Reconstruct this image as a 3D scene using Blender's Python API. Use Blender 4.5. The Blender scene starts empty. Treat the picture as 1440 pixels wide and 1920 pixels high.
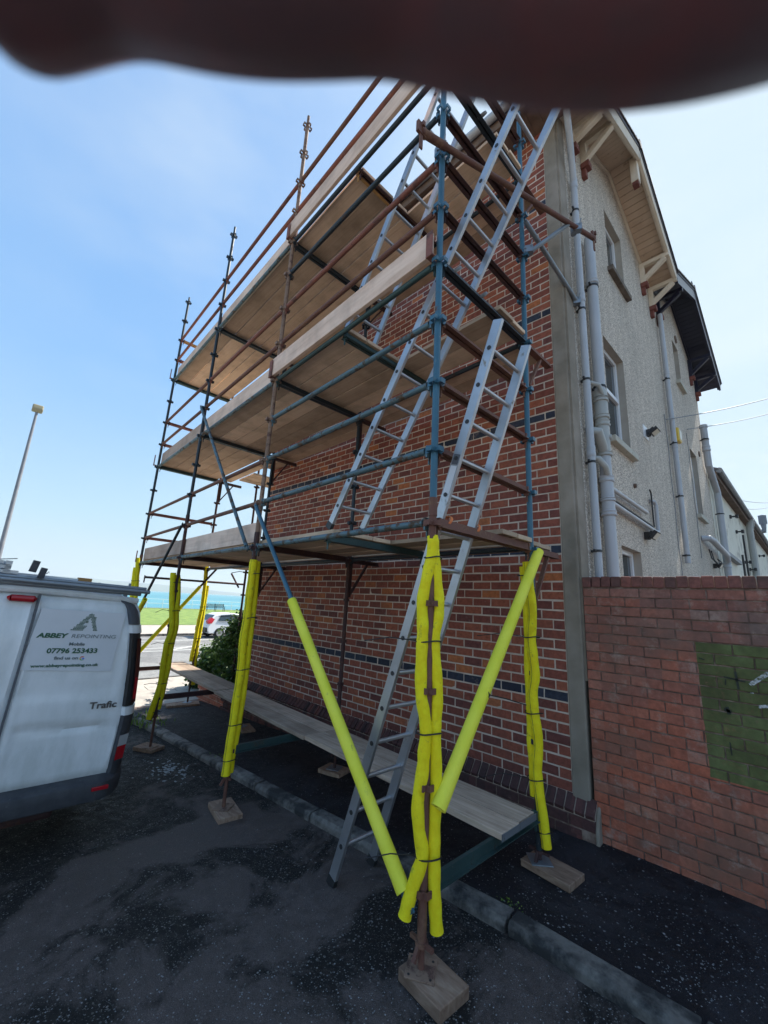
import bpy, math, random
from mathutils import Vector, Matrix, Euler
random.seed(7)
SC = bpy.context.scene
COL = SC.collection
V = Vector
# ------------------------------------------------------------------ camera
CAM = V((1.488, -4.03, 1.78))
FPX = 755.0
ROT = Matrix(((0.7200, 0.1160, 0.6840), (0.6920, -0.1950, -0.6950), (0.0520, 0.9740, -0.2210)))
def _ray(u, v): return V(((u-720)/FPX, (960-v)/FPX, -1.0))
up_ = _ray(899, -2370).normalized()
mx_ = _ray(-75, 1089); mx_ = (mx_-up_*mx_.dot(up_)).normalized()
X_ = -mx_; Y_ = up_.cross(X_)
ROT = Matrix((X_, Y_, up_))                      # camera axes -> world
cd = bpy.data.cameras.new('camera'); cam = bpy.data.objects.new('camera', cd); COL.objects.link(cam)
cam.matrix_world = Matrix.Translation(CAM) @ ROT.to_4x4()
cd.sensor_fit = 'HORIZONTAL'; cd.sensor_width = 36; cd.lens = FPX/1440*36
cd.clip_start = 0.004; cd.clip_end = 30000
cd.dof.use_dof = True; cd.dof.focus_distance = 4.5; cd.dof.aperture_fstop = 15.0
SC.camera = cam
# ------------------------------------------------------------------ world, sun, exposure
SUN_EL, SUN_AZ = math.radians(47), math.radians(4)     # azimuth from +Y towards +X
w = bpy.data.worlds.new('World'); SC.world = w; w.use_nodes = True
nt = w.node_tree; nt.nodes.clear()
def N(nt, t, **k):
    n = nt.nodes.new(t)
    for a, b in k.items(): setattr(n, a, b)
    return n
out = N(nt, 'ShaderNodeOutputWorld'); bg = N(nt, 'ShaderNodeBackground'); sky = N(nt, 'ShaderNodeTexSky')
sky.sky_type = 'NISHITA'; sky.sun_disc = False; sky.sun_elevation = SUN_EL; sky.sun_rotation = SUN_AZ
sky.air_density = 1.0; sky.dust_density = 1.4; sky.ozone_density = 1.6
tc = N(nt, 'ShaderNodeTexCoord')
def wmix(fac, a, b, mode='MIX'):
    m = N(nt, 'ShaderNodeMixRGB', blend_type=mode)
    for k, v in (('Fac', fac), ('Color1', a), ('Color2', b)):
        if hasattr(v, 'is_output'): nt.links.new(v, m.inputs[k])
        elif isinstance(v, tuple): m.inputs[k].default_value = (*v, 1)
        else: m.inputs[k].default_value = v
    return m.outputs[0]
def wramp(src, stops):
    r = N(nt, 'ShaderNodeValToRGB'); e = r.color_ramp.elements
    while len(e) < len(stops): e.new(.5)
    for i, (p, c) in enumerate(stops): e[i].position = p; e[i].color = (*c, 1) if isinstance(c, tuple) else (c, c, c, 1)
    nt.links.new(src, r.inputs[0]); return r.outputs[0]
KS = 1/.24                                   # sky colours below are written as display values
sep = N(nt, 'ShaderNodeSeparateXYZ'); nt.links.new(tc.outputs['Generated'], sep.inputs[0])
grad = wramp(sep.outputs[2], [(0., (.62, .80, .87)), (.12, (.49, .72, .89)), (.42, (.27, .54, .93)), (1., (.18, .40, .82))])
dt = N(nt, 'ShaderNodeVectorMath', operation='DOT_PRODUCT'); nt.links.new(tc.outputs['Generated'], dt.inputs[0]); dt.inputs[1].default_value = (math.sin(SUN_AZ)*.75, math.cos(SUN_AZ)*.75, .66)
glow = wramp(dt.outputs['Value'], [(.45, 0.), (.75, .35), (.97, .85)])
grad = wmix(glow, grad, (.66, .82, .95))
mp = N(nt, 'ShaderNodeMapping'); mp.inputs['Scale'].default_value = (1.0, 1.0, 2.8); nt.links.new(tc.outputs['Generated'], mp.inputs['Vector'])
cl = N(nt, 'ShaderNodeTexNoise'); cl.inputs['Scale'].default_value = 2.1; cl.inputs['Detail'].default_value = 8; cl.inputs['Roughness'].default_value = .5; nt.links.new(mp.outputs[0], cl.inputs['Vector'])
cloud = wramp(cl.outputs['Fac'], [(.44, 0.), (.70, .62)])
cl2 = N(nt, 'ShaderNodeTexNoise'); cl2.inputs['Scale'].default_value = 5.5; cl2.inputs['Detail'].default_value = 9; cl2.inputs['Roughness'].default_value = .55; nt.links.new(mp.outputs[0], cl2.inputs['Vector'])
puff = wramp(cl2.outputs['Fac'], [(.50, 0.), (.60, .9)]); low_ = wramp(sep.outputs[2], [(.10, 1.), (.34, 0.)])
east = wramp(dt.outputs['Value'], [(.35, 0.), (.6, 1.)])
puff = wmix(1.0, puff, low_, 'MULTIPLY'); puff = wmix(1.0, puff, east, 'MULTIPLY')
cloud = wmix(1.0, cloud, wramp(dt.outputs['Value'], [(.25, .15), (.75, 1.)]), 'MULTIPLY'); grad = wmix(cloud, grad, (.74, .86, .95)); grad = wmix(puff, grad, (.97, .98, .99))
gs = N(nt, 'ShaderNodeVectorMath', operation='SCALE'); nt.links.new(grad, gs.inputs[0]); gs.inputs['Scale'].default_value = KS
nis = wmix(1.0, sky.outputs[0], (3.6, 3.9, 4.2), 'DARKEN')
col = wmix(.82, nis, gs.outputs[0])
nt.links.new(col, bg.inputs['Color'])
bg.inputs['Strength'].default_value = 0.12
nt.links.new(bg.outputs[0], out.inputs['Surface'])
sd = bpy.data.lights.new('sun', 'SUN'); sun = bpy.data.objects.new('sun', sd); COL.objects.link(sun)
sd.energy = 4.6; sd.angle = math.radians(.55); sd.color = (1.0, .95, .86)
sdir = V((math.sin(SUN_AZ)*math.cos(SUN_EL), math.cos(SUN_AZ)*math.cos(SUN_EL), math.sin(SUN_EL)))
sun.rotation_euler = sdir.to_track_quat('Z', 'Y').to_euler(); sun.location = (0, 0, 30)
vs = SC.view_settings
SC.display_settings.display_device = 'sRGB'
vs.view_transform = 'Standard'; vs.look = 'None'; vs.exposure = 1.12; vs.gamma = 1; vs.use_curve_mapping = False
SC.cycles.max_bounces = 6; SC.cycles.diffuse_bounces = 3; SC.cycles.glossy_bounces = 3; SC.cycles.transmission_bounces = 4
SC.cycles.use_denoising = True

# ------------------------------------------------------------------ geometry helpers
def pl(u, v, x=None, y=None, z=None, n=None, p=None):
    """the point of the place seen along one line of sight on a known plane"""
    d = ROT @ _ray(u, v)
    if n is not None: t = (V(p)-CAM).dot(V(n))/d.dot(V(n))
    elif z is not None: t = (z-CAM.z)/d.z
    elif y is not None: t = (y-CAM.y)/d.y
    else: t = (x-CAM.x)/d.x
    return CAM+d*t
class MB:
    def __init__(s): s.v = []; s.f = []
    def add(s, vs, fs):
        o = len(s.v); s.v += [tuple(a) for a in vs]; s.f += [tuple(i+o for i in f) for f in fs]; return s
    def box(s, c, h, M=None):
        """centre, half sizes, optional 3x3 axes"""
        c = V(c); P = []
        for dz in (-1, 1):
            for dx, dy in ((-1, -1), (1, -1), (1, 1), (-1, 1)):
                q = V((dx*h[0], dy*h[1], dz*h[2])); P.append(c+(M @ q if M else q))
        return s.add(P, [(3, 2, 1, 0), (4, 5, 6, 7), (0, 1, 5, 4), (1, 2, 6, 5), (2, 3, 7, 6), (3, 0, 4, 7)])
    def b2(s, a, b, M=None):
        a = V(a); b = V(b); return s.box((a+b)/2, [abs(q)/2 for q in (b-a)], M)
    def beam(s, p0, p1, w, h, up=(0, 0, 1)):
        """box bar from p0 to p1, width w across, height h along up"""
        p0 = V(p0); p1 = V(p1); x = (p1-p0); L = x.length; x = x/L; y = V(up).cross(x)
        if y.length < 1e-4: y = V((0, 1, 0)).cross(x)
        y.normalize(); z = x.cross(y)
        return s.box((p0+p1)/2, (L/2, w/2, h/2), Matrix((x, y, z)).transposed())
    def tube(s, pts, r, n=12, caps=True, inner=0):
        pts = [V(p) for p in pts]; rs = r if isinstance(r, (list, tuple)) else [r]*len(pts)
        rings = []; ref = None
        for i, p in enumerate(pts):
            t = (pts[min(i+1, len(pts)-1)]-pts[max(i-1, 0)]).normalized()
            if ref is None:
                ref = V((0, 0, 1)) if abs(t.z) < .9 else V((1, 0, 0))
            a = (ref-t*ref.dot(t)).normalized(); b = t.cross(a); ref = a
            rings.append([p+(a*math.cos(2*math.pi*k/n)+b*math.sin(2*math.pi*k/n))*rs[i] for k in range(n)])
        P = [q for R in rings for q in R]; F = []
        m = len(rings)
        for i in range(m-1):
            for k in range(n):
                F.append((i*n+k, i*n+(k+1) % n, (i+1)*n+(k+1) % n, (i+1)*n+k))
        if inner:
            for e, i in ((0, 0), (1, m-1)):
                o = len(P); t = (pts[1]-pts[0]).normalized() if e == 0 else (pts[-2]-pts[-1]).normalized()
                c = pts[i]
                P += [c+(q-c)*inner for q in rings[i]]
                P += [c+(q-c)*inner+t*rs[i]*1.2 for q in rings[i]]
                for k in range(n):
                    k2 = (k+1) % n
                    F.append((i*n+k2, i*n+k, o+k, o+k2) if e == 0 else (i*n+k, i*n+k2, o+k2, o+k))
                    F.append((o+k2, o+k, o+n+k, o+n+k2) if e == 0 else (o+k, o+k2, o+n+k2, o+n+k))
                F.append(tuple(o+n+k for k in range(n)) if e else tuple(o+n+k for k in reversed(range(n))))
        elif caps:
            F.append(tuple(reversed(range(n)))); F.append(tuple((m-1)*n+k for k in range(n)))
        return s.add(P, F)
    def prism(s, poly, ax, a, b):
        """poly of 2D points in the two other axes, extruded along axis ax from a to b"""
        def mk(t, p):
            return ((t, p[0], p[1]), (p[0], t, p[1]), (p[0], p[1], t))[ax]
        n = len(poly)
        P = [mk(a, p) for p in poly]+[mk(b, p) for p in poly]
        F = [tuple(range(n))[::-1], tuple(range(n, 2*n))]+[(i, (i+1) % n, n+(i+1) % n, n+i) for i in range(n)]
        return s.add(P, F)
    def mesh(s, name, m, smooth=False, bev=0):
        me = bpy.data.meshes.new(name); me.from_pydata(s.v, [], s.f); me.materials.append(m)
        me.update()
        if smooth:
            me.polygons.foreach_set('use_smooth', [True]*len(me.polygons))
            try: me.set_sharp_from_angle(angle=math.radians(38))
            except Exception: pass
        return me
    def obj(s, name, m, parent=None, smooth=False, bevel=0, kind=None, label=None, cat=None, group=None, M=None):
        o = bpy.data.objects.new(name, s.mesh(name, m, smooth)); COL.objects.link(o)
        if M is not None: o.matrix_world = M
        if parent is not None: o.parent = parent
        if bevel:
            b = o.modifiers.new('bevel', 'BEVEL'); b.width = bevel; b.segments = 2; b.limit_method = 'ANGLE'
        tag(o, label, cat, group, kind)
        return o
def tag(o, label=None, cat=None, group=None, kind=None):
    if label: o['label'] = label
    if cat: o['category'] = cat
    if group: o['group'] = group
    if kind: o['kind'] = kind
    return o
def empty(name, label, cat, group=None, M=None):
    o = bpy.data.objects.new(name, None); COL.objects.link(o); o.empty_display_size = .2
    if M is not None: o.matrix_world = M
    return tag(o, label, cat, group)
def inst(me, name, parent=None, M=None):
    o = bpy.data.objects.new(name, me); COL.objects.link(o)
    if parent is not None: o.parent = parent
    if M is not None: o.matrix_local = M
    return o
# ------------------------------------------------------------------ materials
def nodes(name):
    m = bpy.data.materials.new(name); m.use_nodes = True; nt = m.node_tree; nt.nodes.clear()
    o = N(nt, 'ShaderNodeOutputMaterial'); b = N(nt, 'ShaderNodeBsdfPrincipled'); nt.links.new(b.outputs[0], o.inputs[0])
    return m, nt, b
def coord(nt, kind='Object', sc=(1, 1, 1)):
    t = N(nt, 'ShaderNodeTexCoord'); m = N(nt, 'ShaderNodeMapping'); m.inputs['Scale'].default_value = sc
    if kind == 'World':
        g = N(nt, 'ShaderNodeNewGeometry'); nt.links.new(g.outputs['Position'], m.inputs[0])
    else: nt.links.new(t.outputs[kind], m.inputs[0])
    return m.outputs[0]
def noise(nt, vec, scale, detail=4, rough=.55, dist=0):
    n = N(nt, 'ShaderNodeTexNoise'); n.inputs['Scale'].default_value = scale; n.inputs['Detail'].default_value = detail
    n.inputs['Roughness'].default_value = rough; n.inputs['Distortion'].default_value = dist
    if vec is not None: nt.links.new(vec, n.inputs['Vector'])
    return n.outputs['Fac']
def ramp(nt, fac, stops, const=False):
    r = N(nt, 'ShaderNodeValToRGB'); e = r.color_ramp.elements
    if const: r.color_ramp.interpolation = 'CONSTANT'
    while len(e) < len(stops): e.new(.5)
    for i, (p, c) in enumerate(stops):
        e[i].position = p; c = c if isinstance(c, tuple) else (c, c, c); e[i].color = (*c[:3], 1)
    nt.links.new(fac, r.inputs[0]); return r.outputs[0]
def mix(nt, fac, a, b, mode='MIX'):
    m = N(nt, 'ShaderNodeMixRGB', blend_type=mode)
    for s, v in (('Fac', fac), ('Color1', a), ('Color2', b)):
        if hasattr(v, 'links') or hasattr(v, 'is_output'): nt.links.new(v, m.inputs[s])
        elif isinstance(v, tuple): m.inputs[s].default_value = (*v[:3], 1)
        else: m.inputs[s].default_value = v if s == 'Fac' else (v, v, v, 1)
    return m.outputs[0]
def math_(nt, op, a, b=None, c=None):
    m = N(nt, 'ShaderNodeMath', operation=op)
    for i, v in enumerate((a, b, c)):
        if v is None: continue
        if hasattr(v, 'is_output'): nt.links.new(v, m.inputs[i])
        else: m.inputs[i].default_value = v
    return m.outputs[0]
def bump(nt, b, h, strength=.3, dist=.01):
    n = N(nt, 'ShaderNodeBump'); n.inputs['Strength'].default_value = strength; n.inputs['Distance'].default_value = dist
    nt.links.new(h, n.inputs['Height']); nt.links.new(n.outputs[0], b.inputs['Normal'])
def M_(name, stops, scale=6, rough=.6, metal=0, bmp=.2, bscale=40, kind='Object', sc=(1, 1, 1), spec=.5, dirt=None, detail=5, bd=.004):
    m, nt, b = nodes(name); vec = coord(nt, kind, sc)
    if len(stops) == 1:
        b.inputs['Base Color'].default_value = (*stops[0], 1); c = None
    else:
        k = len(stops); lo, hi = .32, .68
        c = ramp(nt, noise(nt, vec, scale, detail), [(lo+(hi-lo)*i/(k-1), s) for i, s in enumerate(stops)])
        if dirt: c = mix(nt, ramp(nt, noise(nt, vec, dirt[1], 6, .65), [(dirt[2], 0.), (dirt[2]+.12, 1.)]), c, dirt[0])
        nt.links.new(c, b.inputs['Base Color'])
    b.inputs['Roughness'].default_value = rough; b.inputs['Metallic'].default_value = metal
    b.inputs['Specular IOR Level'].default_value = spec
    if bmp: bump(nt, b, noise(nt, vec, bscale, 6, .6), bmp, bd)
    return m
def cellrand(nt, nx, nz, ox, oz, bond=.5):
    """one random value per brick of a running bond laid out in world x and z"""
    g = N(nt, 'ShaderNodeNewGeometry'); s = N(nt, 'ShaderNodeSeparateXYZ'); nt.links.new(g.outputs['Position'], s.inputs[0])
    row = math_(nt, 'FLOOR', math_(nt, 'DIVIDE', math_(nt, 'SUBTRACT', s.outputs[2], oz), nz))
    par = math_(nt, 'MULTIPLY', math_(nt, 'FLOORED_MODULO', row, 2.0), bond)
    col = math_(nt, 'FLOOR', math_(nt, 'ADD', math_(nt, 'DIVIDE', math_(nt, 'SUBTRACT', s.outputs[0], ox), nx), par))
    cmb = N(nt, 'ShaderNodeCombineXYZ'); nt.links.new(row, cmb.inputs[0]); nt.links.new(col, cmb.inputs[1])
    wn = N(nt, 'ShaderNodeTexWhiteNoise', noise_dimensions='3D'); nt.links.new(cmb.outputs[0], wn.inputs[0])
    return wn.outputs['Value'], wn.outputs['Color'], g.outputs['Position'], s
GX, GZ, GO = .2220, .0905, .2642          # gable bond: length, course, first joint
LX, LZ, LO = .2265, .0795, 2.016          # boundary wall bond, counted down from the coping
def brick_mat(name, nx, nz, ox, oz, stops, grime=None, side=False, grime2=None, patch=False):
    m, nt, b = nodes(name); r, rc, pos, s = cellrand(nt, nx, nz, ox, oz)
    c = ramp(nt, r, stops)
    n1 = noise(nt, pos, 26, 6, .65); n2 = noise(nt, pos, 9, 5, .6)
    c = mix(nt, .75, c, ramp(nt, n1, [(.3, .62), (.7, 1.35)]), 'MULTIPLY')
    c = mix(nt, ramp(nt, n2, [(.55, 0.), (.8, .35)]), c, (.09, .045, .042))
    n3 = noise(nt, pos, .9, 7, .65); c = mix(nt, ramp(nt, n3, [(.35, .35), (.5, 0.)]), c, (.11, .055, .05)); n4 = noise(nt, pos, 4.5, 8, .75); c = mix(nt, ramp(nt, n4, [(.60, 0.), (.72, .45)]), c, (.42, .30, .25))
    if grime: c = mix(nt, ramp(nt, noise(nt, pos, grime[1], 5, .6), [(grime[2], 0.), (grime[2]+.18, grime[3])]), c, grime[0])
    if grime2: c = mix(nt, ramp(nt, noise(nt, pos, grime2[1], 7, .7), [(grime2[2], 0.), (grime2[2]+.05, grime2[3])]), c, grime2[0])
    if patch:          # orange sound bricks low on the left, brown algae and salt above
        zz_ = math_(nt, 'MULTIPLY_ADD', noise(nt, pos, 2.2, 5), .6, math_(nt, 'MULTIPLY_ADD', s.outputs[2], .28, math_(nt, 'MULTIPLY', s.outputs[0], .18)))
        c = mix(nt, 1.0, c, ramp(nt, zz_, [(.35, (1.32, 1.0, .80)), (.75, (1.12, 1.0, .92)), (1., (.90, .93, .95))]), 'MULTIPLY')
        c = mix(nt, ramp(nt, noise(nt, pos, 6, 8, .75), [(.54, 0.), (.68, .6)]), c, (.46, .34, .28))
        c = mix(nt, ramp(nt, noise(nt, pos, 3.3, 8, .72), [(.60, 0.), (.72, .5)]), c, (.11, .07, .055))
    if patch:          # the square somebody painted green
        jit = math_(nt, 'MULTIPLY', noise(nt, pos, 14, 3), .02)
        mx_ = math_(nt, 'MULTIPLY', math_(nt, 'GREATER_THAN', math_(nt, 'ADD', s.outputs[0], jit), .984), math_(nt, 'LESS_THAN', s.outputs[0], 2.4))
        mz_ = math_(nt, 'MULTIPLY', math_(nt, 'GREATER_THAN', s.outputs[2], .682), math_(nt, 'LESS_THAN', s.outputs[2], 1.618))
        pc_ = ramp(nt, noise(nt, pos, 3.5, 6, .6), [(.35, (.075, .085, .032)), (.52, (.105, .125, .045)), (.68, (.15, .185, .07))])
        pc_ = mix(nt, .6, pc_, ramp(nt, n1, [(.3, .7), (.7, 1.3)]), 'MULTIPLY')
        cov = ramp(nt, noise(nt, pos, 22, 7, .75), [(.30, .55), (.46, .96)]); c = mix(nt, math_(nt, 'MULTIPLY', math_(nt, 'MULTIPLY', mx_, mz_), cov), c, pc_)
    nt.links.new(c, b.inputs['Base Color']); b.inputs['Roughness'].default_value = .8; b.inputs['Specular IOR Level'].default_value = .25
    bump(nt, b, noise(nt, pos, 90, 6, .7), .5, .004)
    return m
MAT = {}
MAT['brick'] = brick_mat('gable_brick', GX, GZ, 0, GO, [(0., (.16, .058, .050)), (.12, (.22, .068, .050)), (.42, (.275, .082, .055)), (.70, (.325, .098, .060)), (.93, (.37, .115, .065)), (.965, (.46, .15, .06)), (1., (.46, .15, .06))])
MAT['blue_brick'] = brick_mat('blue_brick', GX, GZ, 0, GO, [(0., (.028, .032, .048)), (1., (.05, .058, .082))])
MAT['plinth_brick'] = brick_mat('plinth_brick', .09, 1, 0, 0, [(0., (.06, .035, .036)), (.5, (.10, .045, .042)), (1., (.16, .06, .05))])
MAT['mortar'] = M_('lime_mortar', [(.44, .345, .27), (.58, .46, .37), (.70, .575, .47)], 4, .9, bmp=.5, bscale=120, kind='World')
MAT['low_brick'] = brick_mat('boundary_brick', LX, LZ, .17, LO, [(0., (.27, .125, .10)), (.35, (.34, .125, .088)), (.65, (.38, .135, .09)), (.88, (.37, .17, .13)), (1., (.38, .23, .18))],
    grime=((.17, .115, .095), 1.6, .46, .7), grime2=((.55, .45, .38), 34, .73, .55), patch=True)
MAT['green_brick'] = brick_mat('green_painted_brick', LX, LZ, .17, LO, [(0., (.055, .075, .028)), (.5, (.07, .095, .034)), (1., (.085, .105, .04))], grime=((.03, .034, .022), 5, .52, .7), grime2=((.25, .25, .17), 30, .76, .5))
MAT['low_mortar'] = M_('dark_mortar', [(.09, .062, .05), (.20, .13, .10), (.34, .25, .20)], 12, .95, bmp=.5, bscale=120, kind='World')
MAT['coping'] = brick_mat('coping_brick', .0805, 5, .168, 0, [(0., (.15, .075, .065)), (.5, (.21, .085, .07)), (1., (.27, .10, .078))], grime=((.07, .055, .046), 4, .5, .7))
MAT['cement'] = M_('cement_render', [(.20, .165, .125), (.27, .225, .175), (.34, .285, .23)], 3, .9, bmp=.5, bscale=140, kind='World', detail=8)
MAT['white_paint'] = M_('white_spray_paint', [(.62, .62, .62), (.75, .75, .75)], 20, .7)
_m = MAT['white_paint']; _t = _m.node_tree; _o = [n for n in _t.nodes if n.type == 'OUTPUT_MATERIAL'][0]; _b = [n for n in _t.nodes if n.type == 'BSDF_PRINCIPLED'][0]
_x = N(_t, 'ShaderNodeMixShader'); _tr = N(_t, 'ShaderNodeBsdfTransparent'); _t.links.new(ramp(_t, noise(_t, coord(_t, 'World', (1, 1, 1)), 60, 6, .75), [(.40, 0.), (.56, .85)]), _x.inputs[0]); _t.links.new(_tr.outputs[0], _x.inputs[1]); _t.links.new(_b.outputs[0], _x.inputs[2]); _t.links.new(_x.outputs[0], _o.inputs[0])
MAT['wall_black'] = M_('black_soot_mark', [(.02, .022, .02), (.05, .055, .04)], 20, .9)
def roughcast(name, a, b_, c_):
    m, nt, b = nodes(name); pos = coord(nt, 'World')
    vo = N(nt, 'ShaderNodeTexVoronoi'); vo.inputs['Scale'].default_value = 74; nt.links.new(pos, vo.inputs['Vector'])
    wn = N(nt, 'ShaderNodeSeparateColor'); nt.links.new(vo.outputs['Color'], wn.inputs[0])
    c = ramp(nt, wn.outputs[0], [(0., a), (.45, b_), (.8, c_), (1., c_)])
    c = mix(nt, ramp(nt, vo.outputs['Distance'], [(.45, 0.), (.8, .6)]), c, (.16, .135, .115))
    c = mix(nt, ramp(nt, noise(nt, pos, .7, 6, .6), [(.45, 0.), (.7, .4)]), c, (.36, .32, .27))
    s = N(nt, 'ShaderNodeSeparateXYZ'); nt.links.new(pos, s.inputs[0])
    nt.links.new(c, b.inputs['Base Color']); b.inputs['Roughness'].default_value = .9; b.inputs['Specular IOR Level'].default_value = .2
    h = math_(nt, 'SUBTRACT', 1.0, vo.outputs['Distance']); bump(nt, b, h, .9, .012)
    return m
MAT['roughcast'] = roughcast('roughcast', (.38, .31, .25), (.72, .62, .51), (.86, .77, .66))
MAT['cream'] = M_('cream_render', [(.70, .65, .53), (.78, .73, .61)], 1.5, .85, bmp=.3, bscale=60, kind='World', dirt=((.42, .38, .31), 2, .56))
MAT['reveal'] = M_('window_reveal', [(.34, .30, .25), (.42, .38, .32)], 3, .9, kind='World')
def asphalt(name, dark, mid, chip, chipamt, worn_sc=1.5, cut=.5, bias=False):
    m, nt, b = nodes(name); pos = coord(nt, 'World')
    big = noise(nt, pos, worn_sc, 10, .68, .5)
    if bias:     # the surface is open and stony on the kerb side of the old seam
        sx = N(nt, 'ShaderNodeSeparateXYZ'); nt.links.new(pos, sx.inputs[0])
        lf_ = ramp(nt, math_(nt, 'MULTIPLY_ADD', sx.outputs[0], .5, 1.8), [(.50, 1.), (.535, 0.)])
        big = math_(nt, 'SUBTRACT', big, math_(nt, 'MULTIPLY', lf_, .09))
    wear = ramp(nt, big, [(cut-.05, 0.), (cut+.035, 1.)])                     # 1 = smooth worn binder, 0 = open stony surface
    fine = noise(nt, pos, 210, 4, .75); med = noise(nt, pos, 12, 7, .7)
    base = mix(nt, wear, dark, mid)
    base = mix(nt, .9, base, ramp(nt, med, [(.30, .55), (.70, 1.45)]), 'MULTIPLY')
    c = mix(nt, .9, base, ramp(nt, fine, [(.32, .35), (.70, 1.8)]), 'MULTIPLY')
    h = None
    for sc_, k, thr in ((52, 1.0, chipamt), (95, .8, chipamt*1.1)):
        vo = N(nt, 'ShaderNodeTexVoronoi'); vo.inputs['Scale'].default_value = sc_; vo.inputs['Randomness'].default_value = 1; nt.links.new(pos, vo.inputs['Vector'])
        sp = N(nt, 'ShaderNodeSeparateColor'); nt.links.new(vo.outputs['Color'], sp.inputs[0])
        rad = math_(nt, 'MULTIPLY', sp.outputs[2], .30)
        inside = math_(nt, 'LESS_THAN', vo.outputs['Distance'], math_(nt, 'ADD', rad, .10))
        sel = math_(nt, 'GREATER_THAN', sp.outputs[1], 1-thr)
        open_ = ramp(nt, big, [(cut-.04, 1.), (cut+.05, .10)])
        cm = math_(nt, 'MULTIPLY', math_(nt, 'MULTIPLY', inside, sel), open_)
        cc = ramp(nt, sp.outputs[0], [(0., tuple(q*.22 for q in chip)), (.7, tuple(q*.55 for q in chip)), (1., chip)])
        c = mix(nt, math_(nt, 'MULTIPLY', cm, k), c, cc)
        h = cm if h is None else math_(nt, 'ADD', h, cm)
    nt.links.new(c, b.inputs['Base Color'])
    r = ramp(nt, med, [(.35, .55), (.65, .95)]); nt.links.new(r, b.inputs['Roughness'])
    b.inputs['Specular IOR Level'].default_value = .3
    hh = math_(nt, 'ADD', math_(nt, 'MULTIPLY', h, .5), math_(nt, 'ADD', fine, math_(nt, 'MULTIPLY', big, 2.0)))
    bump(nt, b, hh, .8, .010)
    return m
MAT['road'] = asphalt('worn_asphalt', (.012, .011, .011), (.094, .074, .068), (.27, .25, .235), .52, 1.25, .49, bias=True)
MAT['tarmac'] = asphalt('black_tarmac', (.014, .012, .015), (.030, .027, .031), (.42, .40, .40), .12, 1.2, .52)
MAT['sea_road'] = asphalt('chipped_road', (.17, .165, .16), (.24, .235, .225), (.50, .49, .47), .5, .6)
MAT['paving'] = M_('pale_paving', [(.34, .30, .26), (.42, .38, .33), (.30, .27, .24)], 3, .9, kind='World', bmp=.3)
MAT['kerb'] = M_('kerb_stone', [(.10, .088, .080), (.21, .19, .17), (.14, .12, .105)], 9, .9, kind='World', bmp=.9, bscale=60, dirt=((.035, .034, .034), 3, .47))
_m = MAT['kerb'].node_tree; _b = [n for n in _m.nodes if n.type == 'BSDF_PRINCIPLED'][0]; _l = _b.inputs['Base Color'].links[0].from_socket
_oi = N(_m, 'ShaderNodeObjectInfo'); _m.links.new(mix(_m, 1.0, _l, ramp(_m, _oi.outputs['Random'], [(0., .75), (1., 1.5)]), 'MULTIPLY'), _b.inputs['Base Color'])
MAT['line'] = M_('road_marking', [(.62, .62, .58), (.72, .72, .68)], 6, .7, kind='World')
MAT['yellow_line'] = M_('worn_yellow_line', [(.16, .14, .10), (.30, .25, .14)], 6, .8, kind='World')
MAT['grass'] = M_('grass', [(.10, .16, .03), (.16, .24, .045), (.22, .30, .06)], 1.5, .8, kind='World', bmp=.8, bscale=8, bd=.1)
MAT['soil'] = M_('waste_ground', [(.10, .10, .08), (.16, .15, .12)], .2, .9, kind='World')
def sea_mat():
    m, nt, b = nodes('sea_water'); pos = coord(nt, 'World', (.25, 1, 1))
    c = ramp(nt, noise(nt, coord(nt, 'World', (.004, .0012, 1)), 1, 4), [(.35, (.05, .22, .27)), (.65, (.08, .29, .33))])
    nt.links.new(c, b.inputs['Base Color']); b.inputs['Roughness'].default_value = .35; b.inputs['Specular IOR Level'].default_value = .4
    bump(nt, b, noise(nt, pos, .9, 6, .7), .6, .4)
    return m
MAT['sea'] = sea_mat()
MAT['hill'] = M_('far_hill', [(.06, .10, .09), (.10, .15, .10), (.13, .15, .11)], .0012, .95, kind='World', bmp=0)
MAT['foam'] = M_('yellow_foam', [(.74, .60, .012), (.88, .77, .02), (.82, .67, .012), (.88, .79, .02)], 7, .7, kind='World', bmp=.5, bscale=110, dirt=((.40, .35, .05), 17, .61), spec=.2, bd=.004)
_b = [n for n in MAT['foam'].node_tree.nodes if n.type == 'BSDF_PRINCIPLED'][0]
_b.inputs['Subsurface Weight'].default_value = .25; _b.inputs['Subsurface Radius'].default_value = (.02, .02, .005); _b.inputs['Subsurface Scale'].default_value = .5
MAT['foam_brace'] = M_('lime_foam', [(.76, .74, .05), (.84, .81, .09)], 5, .62, kind='World', bmp=.5, bscale=110, dirt=((.42, .42, .08), 20, .62), spec=.2, bd=.004)
MAT['foam_seam'] = M_('foam_slit', [(.28, .26, .03)], rough=.9, bmp=0)
MAT['tie'] = M_('black_cable_tie', [(.012, .012, .014)], rough=.45, bmp=0)
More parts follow.
